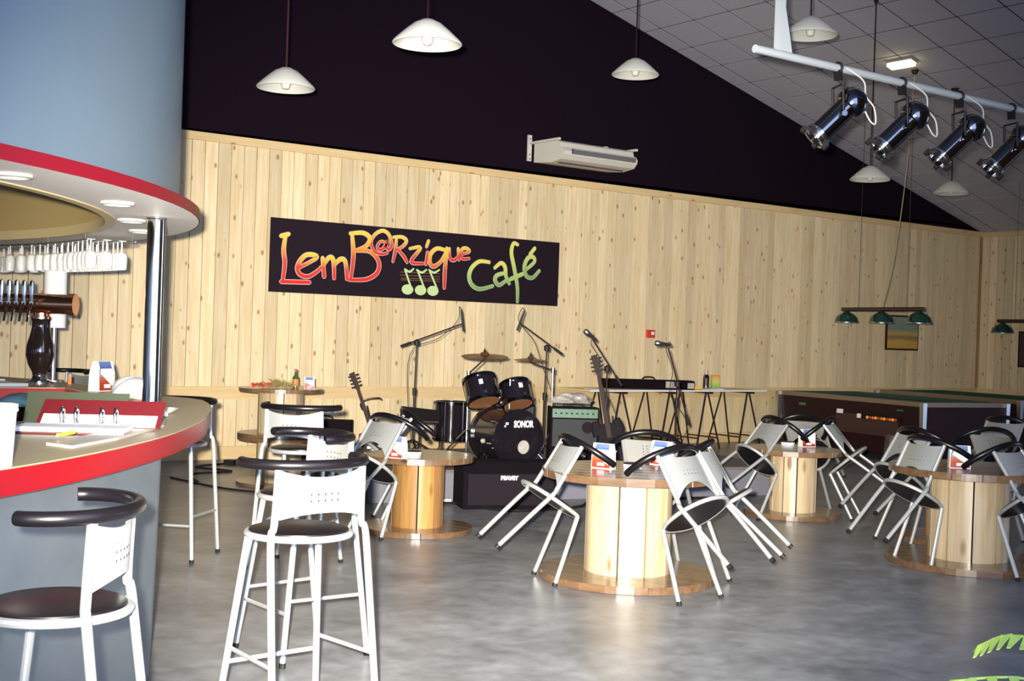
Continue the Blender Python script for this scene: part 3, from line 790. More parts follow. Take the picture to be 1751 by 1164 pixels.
MB().box((0, 0, 0.068), (0.024, 0.013, 0.016)).build('cap', 'steel', cu2, smooth=False)

# ------------------------------------------------------------------ stage riser
RA = Vector((5.84, 10.03, 0)); RB = Vector((10.15, 8.92, 0))
rd_ = (RB-RA).normalized(); rn_ = Vector((-rd_.y, rd_.x, 0))
ran = math.atan2(rd_.y, rd_.x); RL = (RB-RA).length; RD = 2.05
riser = thing('stage_riser', 'low grey stage riser carrying the drum kit and microphones', 'stage', RA, (0, 0, ran))
npan = 4
for i in range(npan):
    w = RL/npan
    MB().box(((i+0.5)*w, RD/2, 0.285), (w-0.006, RD, 0.03)).build('deck_panel', 'riser_top', riser, smooth=False)
    MB().box(((i+0.5)*w, 0.02, 0.136), (w-0.006, 0.03, 0.268)).build('skirt_panel', 'riser_skirt', riser, smooth=False)
MB().box((0.02, RD/2, 0.136), (0.03, RD-0.1, 0.268)).build('skirt_panel', 'riser_skirt', riser, smooth=False)
MB().box((RL-0.02, RD/2, 0.136), (0.03, RD-0.1, 0.268)).build('skirt_panel', 'riser_skirt', riser, smooth=False)
RZ = 0.301

# ------------------------------------------------------------------ drum kit
def Mtr(*p): return Matrix.Translation(p)
RXm = Matrix.Rotation(PI/2, 4, 'X')
bd = thing('bass_drum', 'glossy black bass drum with round port hole in its front head', 'drum', (7.33, 9.76, RZ), (0, 0, math.radians(-4)))
Rb = 0.275
Mbd = Mtr(0, 0, Rb+0.012) @ RXm          # local +z of the lathe points to -y, the audience
MB().lathe([(Rb-0.012, -0.44), (Rb-0.012, -0.02)], 40, Mbd).build('shell', 'black_gloss', bd)
for z in (-0.46, -0.03):
    MB().lathe([(Rb-0.014, z), (Rb+0.008, z), (Rb+0.008, z+0.045), (Rb-0.014, z+0.045)], 40, Mbd, caps=False).build('hoop', 'black_gloss', bd)
hd = MB().lathe([(Rb-0.012, 0.004), (0.0, 0.006)], 40, Mbd).build('front_head', 'black_gloss', bd)
pt = MB().lathe([(0.0, 0.012), (0.066, 0.012), (0.07, 0.008)], 28, Mtr(0.06, -0.002, Rb-0.075) @ RXm).build('port_hole', 'plastic_bag', bd); pt['label'] = 'round port hole showing pale padding'
MB().lathe([(0.066, 0.006), (0.066, 0.016), (0.074, 0.016), (0.074, 0.006)], 28, Mtr(0.06, -0.002, Rb-0.075) @ RXm, caps=False).build('port_ring', 'black_rubber', bd)
text_mesh('SONOR', 0.088, 0.001, 'paper_white', 'lettering', bd, Mtr(0.055, -0.014, Rb+0.145) @ RXm, bold=0.004, sx=0.72)
MB().box((-0.135, -0.014, Rb+0.155), (0.03, 0.003, 0.022)).box((-0.155, -0.014, Rb+0.13), (0.016, 0.003, 0.018)).build('emblem', 'paper_white', bd, smooth=False)
for i in range(8):
    a = 2*PI*i/8+0.2
    MB().tube([((Rb+0.004)*math.cos(a), 0.03, Rb+0.012+(Rb+0.004)*math.sin(a)), ((Rb+0.004)*math.cos(a), 0.12, Rb+0.012+(Rb+0.004)*math.sin(a))], 0.007, 6).build('tension_rod', 'chrome', bd)
for s in (-1, 1):
    MB().tube([(s*(Rb-0.03), 0.12, 0.18), (s*(Rb+0.10), 0.0, 0.006)], 0.009, 8).build('spur', 'chrome', bd)
MB().tube([(0.02, 0.2, 2*Rb+0.0), (0.02, 0.2, 2*Rb+0.30)], 0.014, 10).build('tom_post', 'chrome', bd)
kp = thing('kick_pedal', 'chrome kick pedal by the left of the bass drum', 'pedal', (6.98, 9.90, RZ), (0, 0, 0.3))
MB().box((0, 0.08, 0.012), (0.09, 0.26, 0.012)).build('footboard', 'steel', kp, smooth=False)
for s in (-1, 1): MB().tube([(s*0.05, -0.02, 0.0), (s*0.05, -0.02, 0.15)], 0.009, 8).build('post', 'chrome', kp)
MB().tube([(-0.06, -0.02, 0.15), (0.06, -0.02, 0.15)], 0.008, 8).build('axle', 'chrome', kp)
MB().tube([(0, -0.02, 0.15), (0.0, -0.04, 0.25)], 0.006, 8).build('beater_rod', 'chrome', kp)
MB().lathe([(0, -0.02), (0.022, -0.012), (0.022, 0.012), (0, 0.02)], 12, Mtr(0, -0.04, 0.26) @ RXm).build('beater', 'plastic_bag', kp)
def tom(name, label, loc, rot, R, H, lugs=6, legs=0, badge=True):
    t = thing(name, label, 'drum', loc, rot, group='black tom drums')
    MB().lathe([(R-0.006, 0.015), (R-0.006, H-0.015)], 32).build('shell', 'black_gloss', t)
    for z in (0.0, H-0.03):
        MB().lathe([(R-0.008, z), (R+0.006, z), (R+0.006, z+0.03), (R-0.008, z+0.03)], 32, caps=False).build('hoop', 'dark_chrome', t)
    MB().lathe([(0, 0.006), (R-0.004, 0.006)], 32).build('bottom_head', 'drum_head', t)
    MB().lathe([(R-0.004, H-0.006), (0, H-0.006)], 32).build('top_head', 'paper_white', t)
    for i in range(lugs):
        a = 2*PI*i/lugs+0.25
        c, s = math.cos(a), math.sin(a)
        MB().tube([((R+0.012)*c, (R+0.012)*s, 0.006), ((R+0.012)*c, (R+0.012)*s, H-0.006)], 0.004, 6).build('tension_rod', 'dark_chrome', t)
        MB().box(((R+0.006)*c, (R+0.006)*s, 0.05), (0.022, 0.022, 0.03), rotm('Z', a)).build('lug', 'chrome', t, smooth=False)
    if badge:
        MB().box((R*math.cos(-1.95), R*math.sin(-1.95), H*0.62), (0.004, 0.045, 0.05), rotm('Z', -1.95)).build('badge', 'paper_white', t, smooth=False)
    for i in range(legs):
        a = 2*PI*i/legs-0.9
        c, s = math.cos(a), math.sin(a)
        MB().tube([((R+0.02)*c, (R+0.02)*s, 0.16), ((R+0.02)*c, (R+0.02)*s, -0.09), ((R+0.05)*c, (R+0.05)*s, -0.125)], 0.008, 8).build('leg', 'chrome', t)
    return t
tom('rack_tom', 'larger black rack tom tilted over the bass drum, at the left', (7.19, 10.14, 0.905), (math.radians(-27), math.radians(-3), -0.15), 0.165, 0.27)
tom('rack_tom', 'smaller black rack tom tilted over the bass drum, at the right', (7.46, 9.94, 0.895), (math.radians(-27), math.radians(8), 0.1), 0.150, 0.24)
tom('floor_tom', 'black floor tom on chrome legs left of the bass drum', (7.58, 11.30, RZ+0.126), (0, 0, 0.4), 0.185, 0.42, legs=3, badge=False)
sn = tom('snare_drum', 'small drum behind the rack toms on the riser', (7.62, 10.62, RZ+0.50), (0, 0, 0), 0.17, 0.14, legs=0, badge=False)
sn['group'] = 'black tom drums'
for i in range(3):
    a = 2*PI*i/3
    MB().tube([(0, 0, -0.02), (0.16*math.cos(a), 0.16*math.sin(a), -0.495)], 0.008, 8).build('stand_leg', 'chrome', sn)
MB().tube([(0, 0, -0.25), (0, 0, -0.02)], 0.012, 8).build('stand_post', 'chrome', sn)
def cymbal(name, label, base, top, arm_from, R, tilt, leg=0.3, group='cymbals on stands', pole='chrome'):
    t = thing(name, label, 'cymbal', base, (0, 0, 0), group=group)
    af = Vector(arm_from)-Vector(base); tp = Vector(top)-Vector(base)
    MB().tube([(0, 0, 0.10), af], 0.011, 10).build('pole', pole, t)
    for i in range(3):
        a = 2*PI*i/3+0.5
        MB().tube([(0, 0, 0.32), (leg*math.cos(a), leg*math.sin(a), 0.008)], 0.009, 8).build('leg', pole, t)
    MB().lathe([(0.02, -0.03), (0.022, 0.03)], 10, Matrix.Translation(af)).build('clamp', pole, t)
    if (tp-af).length > 0.06: MB().tube([af, tp-Vector((0, 0, 0.03))], 0.008, 8).build('boom', 'stand_brown_black', t)
    Mc = Matrix.Translation(tp) @ Euler(tilt).to_matrix().to_4x4()
    MB().lathe([(R, -0.008), (R*0.6, 0.004), (R*0.22, 0.014), (R*0.16, 0.034), (0.0, 0.042), (0.0, 0.038), (R*0.15, 0.029), (R*0.21, 0.009), (R*0.6, 0.0), (R, -0.0105)], 40, Mc).build('cymbal', 'brass', t)
    MB().lathe([(0.014, 0.038), (0.016, 0.055), (0.006, 0.06), (0.006, 0.075), (0, 0.075)], 10, Mc).build('wing_nut', 'black_rubber', t)
    return t
cymbal('crash_cymbal', 'larger brass crash cymbal on a chrome boom stand, at the left of the kit', (7.17, 10.40, RZ), (7.29, 10.30, 1.365), (7.17, 10.40, 1.18), 0.235, (math.radians(5), math.radians(-4), 0))
cymbal('crash_cymbal', 'smaller brass crash cymbal behind the right rack tom', (8.10, 10.22, RZ), (7.90, 10.34, 1.335), (8.10, 10.22, 1.23), 0.175, (math.radians(2), math.radians(-1), 0), leg=0.13)
cymbal('hi_hat', 'hi-hat cymbal pair low behind the right rack tom', (7.93, 10.62, RZ), (7.93, 10.62, 0.99), (7.93, 10.62, 0.97), 0.17, (0, 0, 0))

# ------------------------------------------------------------------ microphone stands
def mic_stand(label, base, joint, tail, tip, mic_a, mic_b, big_mic, cable=True):
    B = Vector(base)
    t = thing('microphone_stand', label, 'microphone stand', B, group='boom microphone stands')
    j, tl_, tp = Vector(joint)-B, Vector(tail)-B, Vector(tip)-B
    MB().tube([(0, 0, 0.12), (0, 0, 0.65)], 0.012, 8).build('lower_tube', 'stand_brown_black', t)
    MB().tube([(0, 0, 0.65), j], 0.008, 8).build('upper_tube', 'stand_brown_black', t)
    MB().lathe([(0.02, 0.60), (0.022, 0.68)], 10).build('clutch', 'black_rubber', t)
    for i in range(3):
        a = 2*PI*i/3+0.9
        MB().tube([(0, 0, 0.13), (0.30*math.cos(a), 0.30*math.sin(a), 0.01)], 0.011, 8).build('leg', 'black_rubber', t)
    MB().lathe([(0.0, -0.035), (0.028, -0.03), (0.032, 0.02), (0.0, 0.04)], 10, Matrix.Translation(j)).build('boom_joint', 'black_rubber', t)
    MB().tube([tl_, tp], 0.008, 8).build('boom', 'stand_brown_black', t)
    d = (tp-tl_).normalized()
    MB().tube([tl_, tl_+d*0.12], 0.014, 8).build('counterweight', 'black_rubber', t)
    a_, b_ = Vector(mic_a)-B, Vector(mic_b)-B
    mk = MB().tube([a_, a_+(b_-a_)*0.75, b_], [0.009, 0.012, 0.012] if not big_mic else [0.014, 0.019, 0.022], 10).build('microphone', 'black_rubber', t)
    if big_mic:
        dd = (b_-a_).normalized()
        q = dd.to_track_quat('Z', 'Y').to_matrix().to_4x4()
        MB().lathe([(0.022, 0), (0.029, 0.015), (0.029, 0.04), (0.018, 0.06), (0, 0.064)], 12, Matrix.Translation(b_) @ q).build('grille', 'steel', mk)
    if cable:
        e = Vector((tl_.x*0.6+0.05, tl_.y*0.6, 0.4))
        MB().tube(smooth_path([a_, a_+Vector((-0.03, 0.0, 0.03)), (a_+tp)*0.5+Vector((-.05, 0, -0.04)), (tp+j)*0.5+Vector((0, 0, -0.05)), j+Vector((-0.06, 0.03, -0.12)), e, (0.02, 0.03, 0.05)], 5), 0.004, 5).build('cable', 'black_rubber', t)
    return t
mic_stand('boom stand with pencil microphone, leftmost of the four over the stage', (7.18, 11.42, RZ), (7.19, 11.42, 1.465), (7.05, 11.52, 1.42), (7.57, 11.14, 1.68), (7.56, 11.14, 1.83), (7.585, 11.125, 1.60), False)
mic_stand('boom stand with pencil microphone rising right of the drum kit', (8.26, 10.55, RZ), (8.27, 10.55, 1.455), (8.41, 10.45, 1.39), (8.04, 10.72, 1.705), (8.07, 10.70, 1.84), (8.01, 10.74, 1.63), False)
mic_stand('boom stand with singer microphone tilted up left beside the bass guitar', (8.465, 9.785, RZ), (8.462, 9.787, 1.27), (8.59, 9.695, 1.10), (8.335, 9.875, 1.56), (8.37, 9.855, 1.555), (8.30, 9.905, 1.62), True)
mic_stand('boom stand with singer microphone in front of the trestle tables', (9.25, 9.575, RZ), (9.252, 9.577, 1.13), (9.36, 9.49, 0.70), (9.165, 9.635, 1.50), (9.19, 9.62, 1.535), (9.10, 9.69, 1.545), True)

# ------------------------------------------------------------------ amplifiers, speakers, guitars
def face_rot(deg): return (0, 0, math.radians(deg))
am = thing('guitar_amplifier', 'black guitar amplifier with green control panel on the riser', 'amplifier', (8.29, 10.10, RZ), face_rot(-30))
MB().box((0, 0, 0.285), (0.50, 0.26, 0.55)).build('cabinet', 'black_carpet', am, smooth=False)
MB().box((0, -0.134, 0.50), (0.47, 0.012, 0.09)).build('control_panel', 'amp_green', am, smooth=False)
for i in range(8): MB().tube([(-0.20+i*0.055, -0.138, 0.50), (-0.20+i*0.055, -0.155, 0.50)], 0.010, 10).build('knob', 'black_rubber', am)
MB().box((0, -0.134, 0.30), (0.46, 0.012, 0.28)).build('grille', 'amp_grille', am, smooth=False)
MB().lathe([(0.0, 0.0), (0.055, 0.0), (0.06, 0.006)], 20, Mtr(0.13, -0.148, 0.36) @ RXm).build('tweeter', 'black_matte', am)
MB().tube([(-0.1, 0, 0.56), (-0.1, 0, 0.585), (0.1, 0, 0.585), (0.1, 0, 0.56)], 0.010, 8).build('handle', 'black_rubber', am)
for sx in (-1, 1):
    for sy in (-1, 1): MB().lathe([(0.02, 0.0), (0.022, 0.012)], 10, Mtr(sx*0.2, sy*0.09, 0)).build('foot', 'black_rubber', am)
pb = thing('plastic_bag', 'crumpled pale plastic bag on top of the green-panelled amplifier', 'bag', (8.29, 10.10, RZ+0.597), face_rot(-30))
blob('film', 'bag_film', pb, 0.085, 21, (2.0, 1.0, 0.75), 0.75, 40, 18)
sk = thing('loudspeaker', 'narrow black loudspeaker standing behind the green-panelled amplifier', 'loudspeaker', (8.22, 10.86, RZ), face_rot(-30))
MB().box((0, 0, 0.27), (0.22, 0.24, 0.54)).build('cabinet', 'black_carpet', sk, smooth=False)
MB().box((0, -0.124, 0.27), (0.19, 0.01, 0.50)).build('grille', 'amp_grille', sk, smooth=False)
fm = thing('stage_monitor', 'large black speaker lying on the floor before the drum kit', 'loudspeaker', (6.93, 9.40, 0), face_rot(-22))
out = [(-0.22, 0.0), (0.20, 0.0), (0.22, 0.02), (0.22, 0.40), (0.20, 0.42), (-0.10, 0.42), (-0.22, 0.33)]
Mx = Matrix(((0, 0, 1, 0), (1, 0, 0, 0), (0, 1, 0, 0), (0, 0, 0, 1)))
MB().prism([(y_, z_) for y_, z_ in out], -0.44, 0.44, Mx).build('cabinet', 'black_carpet', fm, smooth=False)
MB().box((0, -0.226, 0.18), (0.80, 0.012, 0.28)).build('grille', 'black_matte', fm, smooth=False)
gq = text_mesh('PEAVEY', 0.050, 0.001, 'paper_white', 'lettering', fm, Mtr(-0.02, -0.236, 0.285) @ RXm @ Matrix.Shear('XZ', 4, (0.35, 0)) if False else Mtr(-0.02, -0.236, 0.285) @ RXm, bold=0.003, sx=0.95)
for s in (-1, 1):
    MB().lathe([(0.02, 0), (0.02, 0.03)], 10, Mtr(s*0.40, -0.2, 0.002)).build('corner_guard', 'dark_chrome', fm)
mb_ = thing('socket_block', 'small white multi-socket block on the floor before the riser', 'power strip', (6.50, 9.78, 0), face_rot(-15))
MB().box((0, 0, 0.02), (0.14, 0.06, 0.04)).build('body', 'paper_white', mb_, smooth=False)
for s in (-1, 0, 1): MB().lathe([(0.018, 0.04), (0.018, 0.043), (0, 0.042)], 12, Mtr(s*0.043, 0, 0)).build('socket', 'alarm_red' if s == 0 else 'steel', mb_)

def guitar(name, label, loc, rot, neck, body_w, body_h, m, mneck, horns=True):
    """stands upright in local x-z, strings facing -y"""
    g = thing(name, label, 'guitar', loc, rot, group='guitars')
    o = []
    for i in range(40):
        a = 2*PI*i/40
        z = body_h/2 - body_h/2*math.cos(a)
        w = body_w/2*(abs(math.sin(a))**0.7)*(1.0 - 0.22*math.exp(-((z/body_h-0.6)/0.12)**2)) * (1.0 if z < body_h*0.6 else 0.86)
        o.append((w*(1 if math.sin(a) >= 0 else -1), z))
    Mxz = Matrix(((1, 0, 0, 0), (0, 0, -1, 0), (0, 1, 0, 0), (0, 0, 0, 1)))
    MB().prism(o, -0.025, 0.025, Mxz).build('body', m, g)
    if horns:
        for s in (-1, 1):
            MB().tube(smooth_path([(s*body_w*0.36, 0, body_h*0.70), (s*body_w*0.40, 0, body_h*0.92), (s*body_w*0.33, 0, body_h*1.07)], 4), [0.055]*4+[0.045]*4+[0.022], 8, flat=0.45).build('horn', m, g)
    MB().hexa([(-0.024, -0.045, body_h*0.6), (0.024, -0.045, body_h*0.6), (0.024, -0.012, body_h*0.6), (-0.024, -0.012, body_h*0.6)],
              [(-0.017, -0.042, body_h+neck), (0.017, -0.042, body_h+neck), (0.017, -0.015, body_h+neck), (-0.017, -0.015, body_h+neck)]).build('neck', mneck, g, smooth=False)
    hs = MB().hexa([(-0.022, -0.036, body_h+neck), (0.022, -0.036, body_h+neck), (0.022, -0.016, body_h+neck), (-0.022, -0.016, body_h+neck)],
                   [(-0.045, -0.026, body_h+neck+0.19), (0.02, -0.026, body_h+neck+0.20), (0.02, -0.010, body_h+neck+0.20), (-0.045, -0.010, body_h+neck+0.19)]).build('headstock', mneck, g, smooth=False)
    for i in range(4):
        for s in ((-1, 1)):
            MB().tube([(s*0.025, -0.02, body_h+neck+0.03+i*0.042), (s*0.062, -0.02, body_h+neck+0.035+i*0.042)], 0.008, 6).build('tuning_peg', 'black_rubber', hs)
    MB().box((0, -0.03, body_h*0.42), (0.09, 0.012, 0.03)).build('pickup', 'black_rubber', g, smooth=False)
    MB().box((0, -0.03, body_h*0.22), (0.10, 0.014, 0.02)).build('bridge', 'dark_chrome', g, smooth=False)
    return g
guitar('bass_guitar', 'dark bass guitar leaning beside the green-panelled amplifier', (8.36, 9.53, RZ+0.06), (math.radians(-8), math.radians(-11), math.radians(-35)), 0.50, 0.28, 0.38, 'black_matte', 'guitar_brown')
gs = thing('guitar_stand', 'black stand holding the bass guitar', 'guitar stand', (8.38, 9.57, RZ), face_rot(-35))
for a in (-2.4, -0.7, 1.57): MB().tube([(0, 0, 0.20), (0.17*math.cos(a), 0.17*math.sin(a), 0.008)], 0.009, 8).build('leg', 'black_rubber', gs)
MB().tube([(0, 0.02, 0.2), (0, 0.05, 0.5)], 0.009, 8).build('post', 'black_rubber', gs)
for s in (-1, 1): MB().tube([(0, 0.0, 0.12), (s*0.08, -0.03, 0.05), (s*0.08, -0.10, 0.05), (s*0.08, -0.11, 0.08)], 0.008, 8).build('cradle', 'black_rubber', gs)
guitar('electric_guitar', 'brown-necked guitar leaning near the wall left of the stage', (7.34, 12.28, 0.05), (math.radians(-6), math.radians(-20), math.radians(-30)), 0.52, 0.30, 0.40, 'guitar_red', 'guitar_brown')
gs2 = thing('guitar_stand', 'stand holding the brown-necked guitar near the wall', 'guitar stand', (7.31, 12.38, 0), face_rot(-30))
for a in (-2.4, -0.7, 1.57): MB().tube([(0, 0.03, 0.25), (0.2*math.cos(a), 0.2*math.sin(a)+0.03, 0.008)], 0.010, 8).build('leg', 'black_rubber', gs2)
MB().tube([(0, 0.05, 0.25), (-0.13, 0.10, 0.72)], 0.009, 8).build('post', 'black_rubber', gs2)
MB().tube(smooth_path([(-0.18, 0.02, 0.68), (-0.20, 0.10, 0.74), (-0.13, 0.12, 0.79), (0.0, 0.10, 0.81), (0.03, 0.02, 0.80)], 4), 0.010, 8).build('yoke', 'stand_brown_black', gs2)
la = thing('amplifier_head', 'low black amplifier near the wall behind the free-standing stools', 'amplifier', (6.62, 12.38, 0), face_rot(-35))
MB().box((0, 0, 0.30), (0.62, 0.30, 0.56)).build('cabinet', 'black_carpet', la, smooth=False)
MB().box((0, -0.155, 0.26), (0.56, 0.012, 0.42)).build('grille', 'amp_grille', la, smooth=False)
MB().tube(smooth_path([(-0.10, 0, 0.58), (-0.07, 0, 0.62), (0.07, 0, 0.62), (0.10, 0, 0.58)], 4), 0.010, 8).build('handle', 'black_rubber', la)
for sx in (-1, 1): MB().box((sx*0.24, 0, 0.011), (0.05, 0.2, 0.022)).build('foot', 'black_rubber', la, smooth=False)
mu = thing('music_stand', 'folding stand with a tilted dark desk at the left of the stage', 'music stand', (6.93, 10.90, RZ), face_rot(-36))
MB().box((0, 0.0, 0.43), (0.40, 0.012, 0.22), rotm('X', math.radians(-55)) @ rotm('Z', 0.1)).build('desk', 'black_rubber', mu, smooth=False)
MB().box((0, -0.10, 0.375), (0.40, 0.045, 0.01)).build('ledge', 'black_rubber', mu, smooth=False)
MB().tube([(0, 0, 0.10), (0, 0.02, 0.42)], 0.010, 8).build('post', 'black_rubber', mu)
for a in (0.4, 2.5, 4.6): MB().tube([(0, 0, 0.14), (0.2*math.cos(a), 0.2*math.sin(a), 0.008)], 0.008, 8).build('leg', 'black_rubber', mu)

# ------------------------------------------------------------------ trestle tables by the wall
def trestle(label, px, group='trestle legs'):
    t = thing('trestle', label, 'trestle', (px, 13.38, 0), (0, 0, 0), group=group)
    MB().box((0, 0, 0.835), (0.05, 0.72, 0.03)).build('top_bar', 'stand_brown_black', t, smooth=False)
    for sy in (-1, 1):
        for sx in (-1, 1):
            MB().tube([(sx*0.02, sy*0.26, 0.83), (sx*0.24, sy*0.32, 0.008)], 0.012, 8).build('leg', 'stand_brown_black', t)
    for sx in (-1, 1): MB().tube([(sx*0.195, -0.31, 0.17), (sx*0.195, 0.31, 0.17)], 0.009, 8).build('stretcher', 'stand_brown_black', t)
    return t
trestle('trestle under the left end of the trestle table, behind the bass guitar', 11.62)
trestle('trestle under the trestle table right of the tilted singer microphone', 12.55)
trestle('trestle under the trestle table directly behind the rightmost microphone stand', 13.28)
trestle('trestle under the right end of the trestle table, beside the pool table', 14.15)
for i, (xa, xb, lab) in enumerate([(10.95, 12.70, 'pale trestle table board carrying the keyboard'), (12.71, 14.42, 'pale trestle table board carrying the spray can')]):
    tb = thing('table_board', lab, 'table top', ((xa+xb)/2, 13.38, 0.85), group='trestle table boards')
    MB().box((0, 0, 0.011), (xb-xa, 0.76, 0.022)).build('board', 'ash_wood', tb, smooth=False)
    MB().box((0, -0.386, 0.011), (xb-xa, 0.010, 0.024)).build('edge_strip', 'paper_white', tb, smooth=False)
TZ = 0.873
kb = thing('keyboard', 'long black keyboard in a padded bag on the trestle table', 'keyboard', (12.32, 13.36, TZ), face_rot(-24))
prof = [(-0.14, 0.0), (0.14, 0.0), (0.16, 0.03), (0.16, 0.10), (0.13, 0.13), (-0.13, 0.13), (-0.16, 0.10), (-0.16, 0.03)]
MB().prism(prof, -0.66, 0.66, Mx).build('bag', 'black_carpet', kb)
MB().box((0.30, -0.162, 0.07), (0.16, 0.008, 0.09)).build('patch', 'plastic_bag', kb, smooth=False)
MB().box((0.60, -0.162, 0.06), (0.10, 0.008, 0.08)).build('patch', 'plastic_bag', kb, smooth=False)
MB().tube(smooth_path([(-0.10, -0.05, 0.125), (-0.06, -0.05, 0.165), (0.06, -0.05, 0.165), (0.10, -0.05, 0.125)], 4), 0.012, 8).build('handle', 'stand_brown_black', kb)
for i, (px, py, a, w, lab) in enumerate([(11.25, 13.20, 10, 0.30, 'white sheet at the left end of the trestle table'), (13.40, 13.20, -12, 0.34, 'white sheet beside the spray can on the trestle table'), (13.75, 13.30, 25, 0.28, 'white sheet at the right end of the trestle table')]):
    p = thing('paper_sheet', lab, 'paper', (px, py, TZ), face_rot(a), group='sheets on the trestle table')
    MB().box((0, 0, 0.004), (w, 0.21, 0.006)).build('sheet', 'paper_white', p, smooth=False)
sp_ = thing('spray_can', 'spray can with dark label on the trestle table', 'can', (13.66, 13.52, TZ))
MB().lathe([(0, 0), (0.045, 0), (0.045, 0.18), (0.03, 0.205), (0.0, 0.205)], 18).build('body', 'dark_chrome', sp_)
MB().lathe([(0.046, 0.03), (0.046, 0.15)], 18).build('label_band', 'rail_brown', sp_)
MB().lathe([(0.028, 0.205), (0.026, 0.26), (0, 0.265)], 14).build('cap', 'plastic_bag', sp_)
bx_ = thing('carton', 'small green and orange carton beside the spray can', 'carton', (13.83, 13.50, TZ), face_rot(-20))
MB().box((0, 0, 0.10), (0.12, 0.06, 0.20)).build('box', 'box_print', bx_, smooth=False)
MB().box((0.061, 0, 0.10), (0.006, 0.062, 0.202)).build('edge', 'orange_plastic', bx_, smooth=False)
yt = thing('yellow_tool', 'yellow handled tool on the trestle table beside the keyboard', 'tool', (13.12, 13.2, TZ), face_rot(-28))
MB().tube([(-0.14, 0, 0.02), (0.10, 0, 0.02)], 0.018, 8).build('grip', 'pencil_yellow', yt)
MB().tube([(0.10, 0, 0.02), (0.20, 0, 0.02)], 0.008, 8).build('shaft', 'steel', yt)

# ------------------------------------------------------------------ pool tables and lamps
def pool_table(label, near_left, ang, W=1.55, L=3.0):
    t = thing('pool_table', label, 'pool table', near_left, (0, 0, ang), group='pool tables')
    H = 0.85
    inset = 0.07
    MB().hexa([(inset, inset, 0.10), (W-inset, inset, 0.10), (W-inset, L-inset, 0.10), (inset, L-inset, 0.10)],
              [(0.01, 0.01, H-0.05), (W-0.01, 0.01, H-0.05), (W-0.01, L-0.01, H-0.05), (0.01, L-0.01, H-0.05)]).build('cabinet', 'pool_wood', t, smooth=False)
    for (a, b, c, d) in ((0, 0, W, 0.12), (0, L-0.12, W, L), (0, 0.12, 0.12, L-0.12), (W-0.12, 0.12, W, L-0.12)):
        MB().box(((a+c)/2, (b+d)/2, H-0.02), (c-a, d-b, 0.06)).build('rail', 'pool_rail', t, smooth=False)
    MB().box((W/2, L/2, H-0.05), (W-0.24, L-0.24, 0.02)).build('cloth', 'pool_cloth', t, smooth=False)
    for (a, b, c, d) in ((0.12, 0.12, W-0.12, 0.16), (0.12, L-0.16, W-0.12, L-0.12), (0.12, 0.16, 0.16, L-0.16), (W-0.16, 0.16, W-0.12, L-0.16)):
        MB().box(((a+c)/2, (b+d)/2, H-0.012), (c-a, d-b, 0.05)).build('cushion', 'pool_cloth', t, smooth=False)
    for cx_ in (0.0, W):
        for cy_ in (0.0, L):
            MB().hexa([(cx_-0.03, cy_-0.03, H-0.45), (cx_+0.03, cy_-0.03, H-0.45), (cx_+0.03, cy_+0.03, H-0.45), (cx_-0.03, cy_+0.03, H-0.45)],
                      [(cx_-0.035, cy_-0.035, H+0.004), (cx_+0.035, cy_-0.035, H+0.004), (cx_+0.035, cy_+0.035, H+0.004), (cx_-0.035, cy_+0.035, H+0.004)]).build('corner_strip', 'steel', t, smooth=False)
    for cx_ in (0.22, W-0.22):
        for cy_ in (0.25, L-0.25):
            MB().box((cx_, cy_, 0.05), (0.14, 0.14, 0.10)).build('leg', 'pool_wood', t, smooth=False)
    # coin side: panel, ball window, coin slot plates
    lean = rotm('Y', math.radians(4.2))
    MB().box((0.024, 1.10, 0.52), (0.012, 1.25, 0.34), lean).build('service_panel', 'rail_brown', t, smooth=False)
    w_ = MB().box((0.008, 0.80, 0.60), (0.012, 0.75, 0.07), lean).build('ball_window', 'black_matte', t, smooth=False)
    for i in range(11):
        MB().lathe([(0, -0.024), (0.017, -0.017), (0.024, 0), (0.017, 0.017), (0, 0.024)], 10, Mtr(0.002, 0.5+i*0.055, 0.59)).build('ball', ['alarm_red', 'pencil_yellow', 'orange_plastic'][i % 3], w_)
    MB().box((0.002, 1.22, 0.60), (0.012, 0.07, 0.06), lean).build('coin_plate', 'paper_white', t, smooth=False)
    MB().box((0.006, 1.62, 0.64), (0.012, 0.12, 0.06), lean).build('coin_plate', 'paper_white', t, smooth=False)
    MB().box((0.012, 2.45, 0.69), (0.012, 0.14, 0.04), lean).build('name_plate', 'amp_green', t, smooth=False)
    MB().box((-0.003, 0.42, 0.73), (0.012, 0.12, 0.018), lean).build('name_plate', 'amp_green', t, smooth=False)
    return t
pool_table('dark pool table nearer the drum stage, with a ball window in its side', (14.40, 10.22, 0), math.radians(-9.5))
pool_table('dark pool table farther right by the corner', (17.22, 10.55, 0), math.radians(-9.5))
def pool_lamp(label, c, ang, L=1.70):
    t = thing('pool_lamp', label, 'lamp', c, (0, 0, ang), group='three-shade pool table lamps')
    MB().tube([(0, -L/2, 0), (0, L/2, 0)], 0.03, 12).build('bar', 'rail_brown', t)
    for s in (-1, 0, 1):
        y_ = s*(L/2-0.10)
        sh = MB().lathe([(0.02, -0.02), (0.05, -0.045), (0.11, -0.075), (0.16, -0.12), (0.185, -0.20), (0.180, -0.20), (0.155, -0.124), (0.105, -0.082), (0.0, -0.06)], 28, Mtr(0, y_, 0)).build('shade', 'shade_green', t)
        MB().lathe([(0.187, -0.196), (0.188, -0.204), (0.178, -0.204)], 28, Mtr(0, y_, 0), caps=False).build('rim', 'steel', sh)
    zt = roof(c[0])-c[2]-0.045
    for s in (-1, 1): MB().tube([(0, s*0.5, 0.02), (0, s*0.5, zt)], 0.003, 5).build('chain', 'rail_brown', t)
    return t
pool_lamp('green three-shade lamp over the pool table nearer the stage', (15.53, 11.80, 2.14), math.radians(-9.5))
